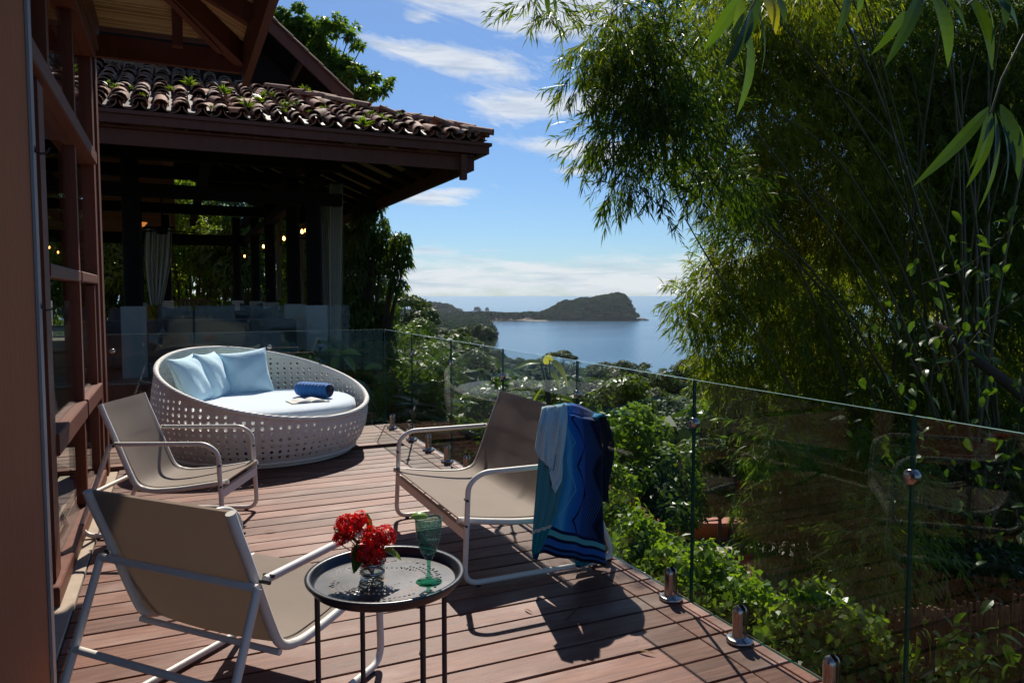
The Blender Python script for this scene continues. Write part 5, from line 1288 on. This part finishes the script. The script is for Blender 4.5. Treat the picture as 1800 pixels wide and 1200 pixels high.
# ---- bamboo
def bamboo_foliage(parent, lst, per, L=.125, Wd=.015, mat=M_bamboo, name='foliage', hang=.55, toff=0.0, origin=(0,0,0), gap=.0, br=1.0):
    V = []; T = []; tw_ = []; org = np.array(origin)
    for (px, py, d, rx, ry, dd) in lst:
        c = at_d(px, py, d); k = d/1300; n = int(4.6*per*rx*ry*k*k*PI); d3 = rdir(n); rad_ = RS.rand(n, 1)**.4
        ex = np.array([math.cos(YAW), -math.sin(YAW), 0])*rx*k; ey = np.array([0, 0, 1])*ry*k; ez = np.array([math.sin(YAW), math.cos(YAW), 0])*dd
        off = (d3[:, :1]*ex+d3[:, 1:2]*ey+d3[:, 2:]*ez)*rad_; P = c+off
        keep = (wave(P, 3.1, 1.0)+.6*wave(P, 7.3, 2.0)) > (-.50+gap); P = P[keep]; off = off[keep]; n = len(P)
        if n == 0: continue
        out_ = nrm(off+1e-6); Dm = nrm(out_*.7+.55*rdir(n)-np.array([0, 0, hang])); nl = 11; Ls = br*.30*(.6+.8*RS.rand(n))
        tint_s = RS.rand(n)*.28 + .75*(wave(P, 1.1, 4.0)+1)/2-.12
        for j in range(nl):
            f = .25+.75*j/(nl-1); B_ = P+Dm*(Ls*f)[:, None]-np.array([0,0,1])*(.10*f*f*Ls)[:, None]; D = nrm(Dm*.75+.62*rdir(n)-np.array([0, 0, .28])); l = L*(.65+.7*RS.rand(n))
            V.append(leaf_quads(B_, D, l, Wd*(.8+.5*RS.rand(n)), nrm(rdir(n)*.8+np.array([0, 0, .6])), .14)); T.append(tint_s+.22*RS.rand(n))
        S = nrm(np.cross(Dm, rdir(n)))*.0022; e = P+Dm*Ls[:, None]; tw_.append(np.stack([P-S, P+S, e+S*.5, e-S*.5], 1))
    V = np.concatenate(V)-org; T = np.concatenate(T)+toff
    o = quads(name, V, mat, parent, T); o['kind'] = 'stuff'
    o2 = quads('twigs', np.concatenate(tw_)-org, M_culm, parent); o2['kind'] = 'stuff'; return len(V)
def culm(parent, pts, r0, origin, seg=14):
    P = [Vector(p)-Vector(origin) for p in pts]; out = []
    n = seg
    def bez(s):
        q = P
        while len(q) > 1: q = [q[i].lerp(q[i+1], s) for i in range(len(q)-1)]
        return q[0]
    pts_ = []; rr = []
    for i in range(n*3+1):
        s = i/(n*3); p = bez(s); r = r0*(1-.75*s)
        pts_.append(p); rr.append(r*(1.18 if i % 3 == 0 else 1.0))
    return MB().tube(pts_, rr, 7).build('culm', M_culm, parent)
bb = at_d(1660, 1000, 12.2); bb[2] = -3.3
bam = thing('bamboo_clump', 'huge arching bamboo clump filling the right side beyond the glass', 'bamboo', tuple(bb))
RB = random.Random(21)
tips = [(1205,385,8.2),(1080,100,8.6),(1150,40,8.4),(1250,-60,8.4),(1350,-150,8.4),(1450,-220,8.4),(1560,-250,8.9),(1700,-250,9.5),(1800,-200,9.5),(1350,200,10.0),(1450,150,10.0),(1600,120,10.5),(1720,80,10.5),(1500,0,7.3),(1650,-60,7.3),(1880,0,9.5),(1100,260,8.7),(1300,420,9.5),(1420,330,10.0),(1560,330,10.5),(1700,300,10.5),(1790,250,8.4)]
for i, (px, py, d) in enumerate(tips):
    b0 = bb+np.array([RB.uniform(-1.1, 1.5), RB.uniform(-1.2, 1.2), 0]); tip = at_d(px, py, d); mid = b0*.45+tip*.55+np.array([0, 0, RB.uniform(1.6, 3.2)]); 
    if i == 0: b0 = at_d(1440, 860, 12); mid = b0*.5+tip*.5+np.array([.1, 0, .1])
    culm(bam, [tuple(b0), tuple(b0*.75+mid*.25+np.array([0,0,1.3])), tuple(mid), tuple(tip)], RB.uniform(.022, .034), bb)
for i in range(7):
    b0 = bb+np.array([RB.uniform(-.9, 1.8), RB.uniform(-1.7, .8), 0]); tip = b0+np.array([RB.uniform(-1, .4), RB.uniform(-.6, .6), RB.uniform(6, 9)]); culm(bam, [tuple(b0), tuple((b0+tip)/2+np.array([.1,0,.2])), tuple(tip)], .04, bb)
up = [(1082,60,8.2,60,70,0.60),(1132,130,8.2,70,70,0.60),(1042,100,8.0,36,34,0.38),(1022,145,7.9,30,22,0.30),(1107,205,8.2,60,50,0.45),(1062,235,8.0,36,34,0.38),(1030,262,8.0,20,16,0.22),(1110,300,8.1,42,40,0.38),(1085,335,8.0,24,22,0.30),(947,8,7.6,44,14,0.30),(977,28,7.6,24,14,0.22),
      (1180,90,8.4,110,110,0.90),(1180,210,8.4,80,70,0.68),(1180,300,8.4,60,62,0.60),(1150,345,8.2,44,30,0.38),(1300,80,12.4,130,130,1.12),(1300,260,12.4,130,120,1.05),(1250,330,8.6,90,60,0.75),(1450,100,12.7,160,160,1.27),(1450,330,12.7,150,150,1.20),(1620,120,13.0,170,170,1.35),(1620,350,13.0,160,160,1.35),(1770,150,12.7,150,200,1.35),(1770,400,12.7,130,180,1.20),
      (1330,420,12.7,90,90,0.75),(1200,20,8.4,110,50,0.75),(1380,-20,10.1,170,60,1.05)]
mid_ = [(1300,480,12.8,60,60,1.28),(1255,500,12.5,40,40,0.71),(1225,545,12.4,36,40,0.57),(1240,600,12.4,26,36,0.57),(1205,520,12.2,20,18,0.43),(1260,650,12.5,30,30,0.57),(1350,560,13.1,100,100,1.70),(1320,650,13.1,70,70,1.42),(1470,520,13.5,130,130,2.13),(1470,700,13.5,120,130,2.13),(1620,560,13.5,130,130,2.13),(1650,700,13.9,140,120,1.99),(1780,600,13.5,100,130,1.85),(1380,700,13.2,80,90,1.42),(1800,780,13.9,90,100,1.42)]
low = [(1530,960,8.0,70,70,.6),(1600,940,8.2,60,80,.6),(1500,1030,7.6,50,34,.4),(1420,900,10.1,90,110,.7),(1560,900,10.1,90,120,.7),(1350,830,10.1,50,90,.7),(1380,790,10.3,56,70,.7),(1360,860,10.3,50,60,.7),(1430,850,10.0,60,80,.7),(1340,910,10.5,34,44,.7),(1400,940,10.3,52,54,.7),(1450,970,10.1,40,60,.7),(1350,770,9.6,40,50,.7),(1490,830,10.1,60,70,.7),(1500,960,9.9,44,70,.7),(1545,850,10.0,50,80,.7)]
back_ = [(1340,40,12.5,90,90,1.2),(1330,220,12.6,80,110,1.2),(1450,80,13,140,120,1.5),(1450,300,13,130,150,1.5),(1600,60,13.2,150,150,1.6),(1600,300,13.2,150,160,1.6),(1750,120,13,130,190,1.6),(1760,380,13,120,170,1.5),(1860,250,13,70,300,1.4)]
print('bamboo leaves', bamboo_foliage(bam, back_, 15, .18, .024, origin=bb, gap=-.3, br=1.3), bamboo_foliage(bam, up, 66, .135, .0168, origin=bb, gap=.04), bamboo_foliage(bam, mid_, 46, .18, .022, origin=bb, toff=.0, br=1.35), bamboo_foliage(bam, low, 40, .13, .017, M_leafb, origin=bb, toff=.15, br=1.2))
# dark trees behind the bamboo
for (px, d, lab) in ((1420, 22, 'dark tree just behind the left half of the bamboo'), (1600, 21, 'dark tree behind the middle of the bamboo'), (1800, 20, 'dark tree at the right edge behind the bamboo')):
    cl = [(px+R5.uniform(-90, 90), R5.uniform(430 if px < 1500 else (300 if px < 1700 else 40), 960), d+R5.uniform(-1, 1), R5.uniform(34, 62)) for i in range(34)]
    if px < 1500: cl = [(max(a, 1400), b, c_, e) for a, b, c_, e in cl]
    bush('garden_tree', lab, 'tree', pxclumps(cl), .26, .36, M_leafd, 330, base_of(px, d), .16, .3, .3)
# hanging vine on the left of the bamboo
hv = thing('hanging_vine', 'thin vine hanging straight down from the bamboo against the sky', 'vine', tuple(at_d(1080, 40, 8))); o0 = at_d(1080, 40, 8)
MB().tube([tuple(at_d(px, py, 8)-o0) for px, py in ((1085,-20),(1084,60),(1080,150),(1077,240),(1079,300))], .007, 5).build('stem', M_bark, hv)
# ---- big near leaves hanging in from the top
def near_branch(label, origin_px, D0, lst, stems):
    o0 = at_d(*origin_px, D0); t_ = thing('bamboo_branch', label, 'bamboo branch', tuple(o0))
    for (a, b, c, e, w, tn) in lst:
        dd = D0+random.uniform(-.12, .12); big_leaf('leaf', at_d(a, b, dd)-o0, at_d(c, e, dd+random.uniform(-.1, .1))-o0, w*.0017*D0/2.2*2.0, (M_leafd if tn < .38 else M_leafm) if tn < .85 else M_leafy, t_, .0, (random.uniform(-.5, .5), -1, .4), 8, .18, tn)
    for s_ in stems: MB().tube([tuple(at_d(*p, D0)-o0) for p in s_], .003, 5).build('stem', M_culm, t_)
near_branch('cluster of long green leaves hanging from the top edge, left of the other two clusters', (1320, -10), 2.3, [(1304,-8,1237,90,12,.5),(1322,18,1266,126,12,.05),(1314,50,1294,206,13,.5),(1303,-5,1285,78,9,.7),(1332,18,1337,133,6,.1),(1345,-8,1364,62,12,.9),(1362,-8,1378,40,10,.3),(1300,-20,1275,20,9,.4),(1330,-5,1320,60,10,.0)], [[(1360,-60),(1318,20),(1313,60)]])
near_branch('cluster of long green leaves hanging from the top edge near the right corner', (1640, -10), 2.2, [(1641,-8,1666,121,13,.45),(1488,-10,1468,67,9,.3),(1616,-8,1554,120,12,.1),(1590,20,1530,98,9,.2),(1703,-8,1743,124,15,.3),(1725,-8,1742,80,10,.5),(1650,-10,1700,60,12,.2),(1512,-15,1505,28,8,.4),(1740,-10,1790,60,14,.2),(1670,-10,1690,40,12,.6),(1760,-10,1765,50,10,.1)], [[(1700,-60),(1640,-5)], [(1760,-40),(1700,10)]])
near_branch('spray of long dark leaves drooping at the right edge of the view', (1745, 180), 2.4, [(1738,189,1602,330,11,.0),(1743,199,1697,332,11,.25),(1749,199,1718,374,10,.15),(1759,184,1790,318,13,.05),(1735,195,1703,300,8,.1),(1765,200,1800,280,10,.2),(1752,195,1760,350,9,.3)], [[(1800,60),(1760,140),(1742,198)]])
near_branch('small pair of thin leaves hanging beside the cloud at the top centre', (968, -10), 3.2, [(960,-8,963,26,5,.4),(972,-8,975,30,5,.5)], [[(985,-40),(965,-5)]])

# ---- broad-leaved vines at the right
lf0 = big_leaf('leaf', (0,0,0), (0,.11,-.03), .055, M_leafm, None, .0, (0,0,1), 6, .2, .35); lfu = False
def vine(label, path_, d, n, spread, seed, mat=None, s0=1.0):
    global lfu
    rr = random.Random(seed); o0 = at_d(*path_[0], d); t_ = thing('climbing_plant', label, 'climbing plant', tuple(o0)); P = [at_d(px, py, d+.15*math.sin(i*2))-o0 for i, (px, py) in enumerate(path_)]
    MB().tube([tuple(p) for p in P], .005, 5).build('stem', M_bark, t_)
    for i in range(n):
        s = rr.random()*(len(P)-1); k = int(s); p = P[k]*(1-(s-k))+P[min(k+1, len(P)-1)]*(s-k); p = p+np.array([rr.gauss(0, spread), rr.gauss(0, spread), rr.gauss(0, spread)])
        q = piece(lf0, t_, tuple(p), (rr.uniform(-1.3, .2), rr.uniform(-.6, .6), rr.uniform(0, 6.28))) ; sc = rr.uniform(.6, 1.3)*s0; q.scale = (sc, sc, sc)
vine('glossy dark-leaved climber beside the bent branch at the right edge', [(1800,520),(1740,560),(1690,620),(1640,660),(1600,640)], 6.2, 75, .22, 1)
vine('leafy climber hanging at the right edge in front of the dark bamboo stems', [(1800,640),(1790,760),(1760,860),(1740,940),(1790,1010)], 5.4, 60, .16, 2)
vine('upper climber with scattered broad leaves near the top right corner', [(1800,380),(1740,440),(1680,480),(1620,500)], 6.6, 50, .22, 3)
vine('pale-edged climber crossing behind the second glass seam', [(1500,740),(1560,780),(1620,790),(1680,800),(1740,800)], 6.0, 45, .16, 4)
vine('low creeper in the bottom right corner in front of the cane fence', [(1600,1190),(1660,1130),(1700,1100),(1740,1150),(1700,1200)], 3.9, 42, .09, 5, s0=.9)
COL.objects.unlink(lf0); bpy.data.objects.remove(lf0)
br = thing('broken_branch', 'bent broken branch leaning out of the bamboo at the right', 'branch', tuple(at_d(1640, 565, 6.6))); o0 = at_d(1640, 565, 6.6)
MB().tube([tuple(at_d(px, py, 6.6)-o0) for px, py in ((1660,578),(1700,620),(1760,665),(1830,720))], [.035, .045, .05, .055], 8).build('limb', M_bark, br)
MB().tube([tuple(at_d(px, py, 6.6)-o0) for px, py in ((1640,562),(1652,572),(1662,580))], [.004, .018, .030], 6).build('splintered_end', simple('raw_wood', (.35,.16,.07), .8, .2), br)
broad('broad_leaf_plant', 'backlit lime-green leaves low behind the right glass seam', at_d(1640, 1180, 3.9), [(at_d(1612,1112,3.9), at_d(1600,1165,3.9), .07, .6), (at_d(1625,1105,3.9), at_d(1632,1160,3.9), .085, .8), (at_d(1600,1125,3.9), at_d(1582,1150,3.9), .05, .5), (at_d(1640,1110,3.9), at_d(1662,1125,3.9), .05, .2), (at_d(1618,1110,3.95), at_d(1645,1150,3.95), .07, .7)], M_leafy)
# ---- cane fence, bottom right
fa = at_z(1560, 1075, -.95)*1.0; fb = at_z(1900, 1040, -.45)
cf = thing('cane_fence', 'fence of brown upright canes in the bottom right corner', 'fence', tuple((fa+fb)/2)); o0 = np.array(cf.location)
dirf = fb-fa; nC = 92; c0_ = MB().tube([(0,0,-2.4), (.004,.003,-.9), (0,0,0)], [.012, .012, .010], 6).build('cane', M_cane, cf)
for i in range(nC):
    p = fa+dirf*(i+.5)/nC-o0+np.array([random.uniform(-.006, .006), random.uniform(-.01, .01), random.uniform(-.12, .04)])
    if i == 0: c0_.location = tuple(p)
    else: piece(c0_, cf, tuple(p), (random.uniform(-.012, .012), random.uniform(-.012, .012), random.uniform(0, 6)))
for z in (-.35, -1.3): MB().tube([tuple(fa-o0+np.array([0,-.02,z])), tuple(fb-o0+np.array([0,-.02,z]))], .012, 6).build('cross_cane', M_cane, cf)
# dark woodland closing the view under everything at the far right and left
V = []; 
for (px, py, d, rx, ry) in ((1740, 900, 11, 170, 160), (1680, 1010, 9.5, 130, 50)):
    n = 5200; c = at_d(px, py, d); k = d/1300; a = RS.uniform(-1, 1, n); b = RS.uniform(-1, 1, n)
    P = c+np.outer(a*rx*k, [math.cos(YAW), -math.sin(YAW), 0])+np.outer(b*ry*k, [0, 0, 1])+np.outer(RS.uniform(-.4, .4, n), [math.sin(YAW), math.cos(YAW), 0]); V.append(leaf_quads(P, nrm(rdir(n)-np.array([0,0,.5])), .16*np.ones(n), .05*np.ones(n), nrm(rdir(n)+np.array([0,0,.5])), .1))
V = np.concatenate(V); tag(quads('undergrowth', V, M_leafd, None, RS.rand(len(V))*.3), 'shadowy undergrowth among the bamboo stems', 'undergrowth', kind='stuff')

# ---- fallen bits on the deck
rr = random.Random(4); fl0 = None
for i in range(12):
    x, y = rr.uniform(-.2, 1.75), rr.uniform(1.9, 5.6)
    if fl0 is None: fl0 = big_leaf('fallen_leaf', (0,0,.002), (0,.075,.004), .013, M_dry, None, 0, (0,0,1), 4, .15, .6); o = fl0
    else: o = piece(fl0, None)
    o.location = (x, y, .003); o.rotation_euler = (0, 0, rr.uniform(0, 6.28)); s = rr.uniform(.6, 1.1); o.scale = (s, s, s); tag(o, 'tiny dry fallen leaf lying on the deck boards', 'leaf', 'dry leaves fallen on the deck')
tg = at_z(1010, 1076, .006); tgo = MB().tube([(-.07,-.05,0), (0,.0,.006), (.055,.045,.004)], .0022, 5).build('fallen_twig', M_dry); tgo.location = tuple(tg); tag(tgo, 'thin dry twig lying in the towel shadow on the deck', 'twig')

# ================================================================== AIR
mb = MB(); mb.box(-3300, 3300, -3300, 4200, -71, 34); hz = mb.build('haze', [])
m = bpy.data.materials.new('haze_air'); m.use_nodes = True; t = NT(m.node_tree); t.n.clear(); out = t.new('ShaderNodeOutputMaterial')
pv = t.new('ShaderNodeVolumePrincipled'); pv.inputs['Color'].default_value = (.80, .89, 1.0, 1); pv.inputs['Density'].default_value = HAZE; pv.inputs['Anisotropy'].default_value = .3
t.l.new(pv.outputs[0], out.inputs['Volume']); hz.data.materials.append(m); tag(hz, kind='stuff')
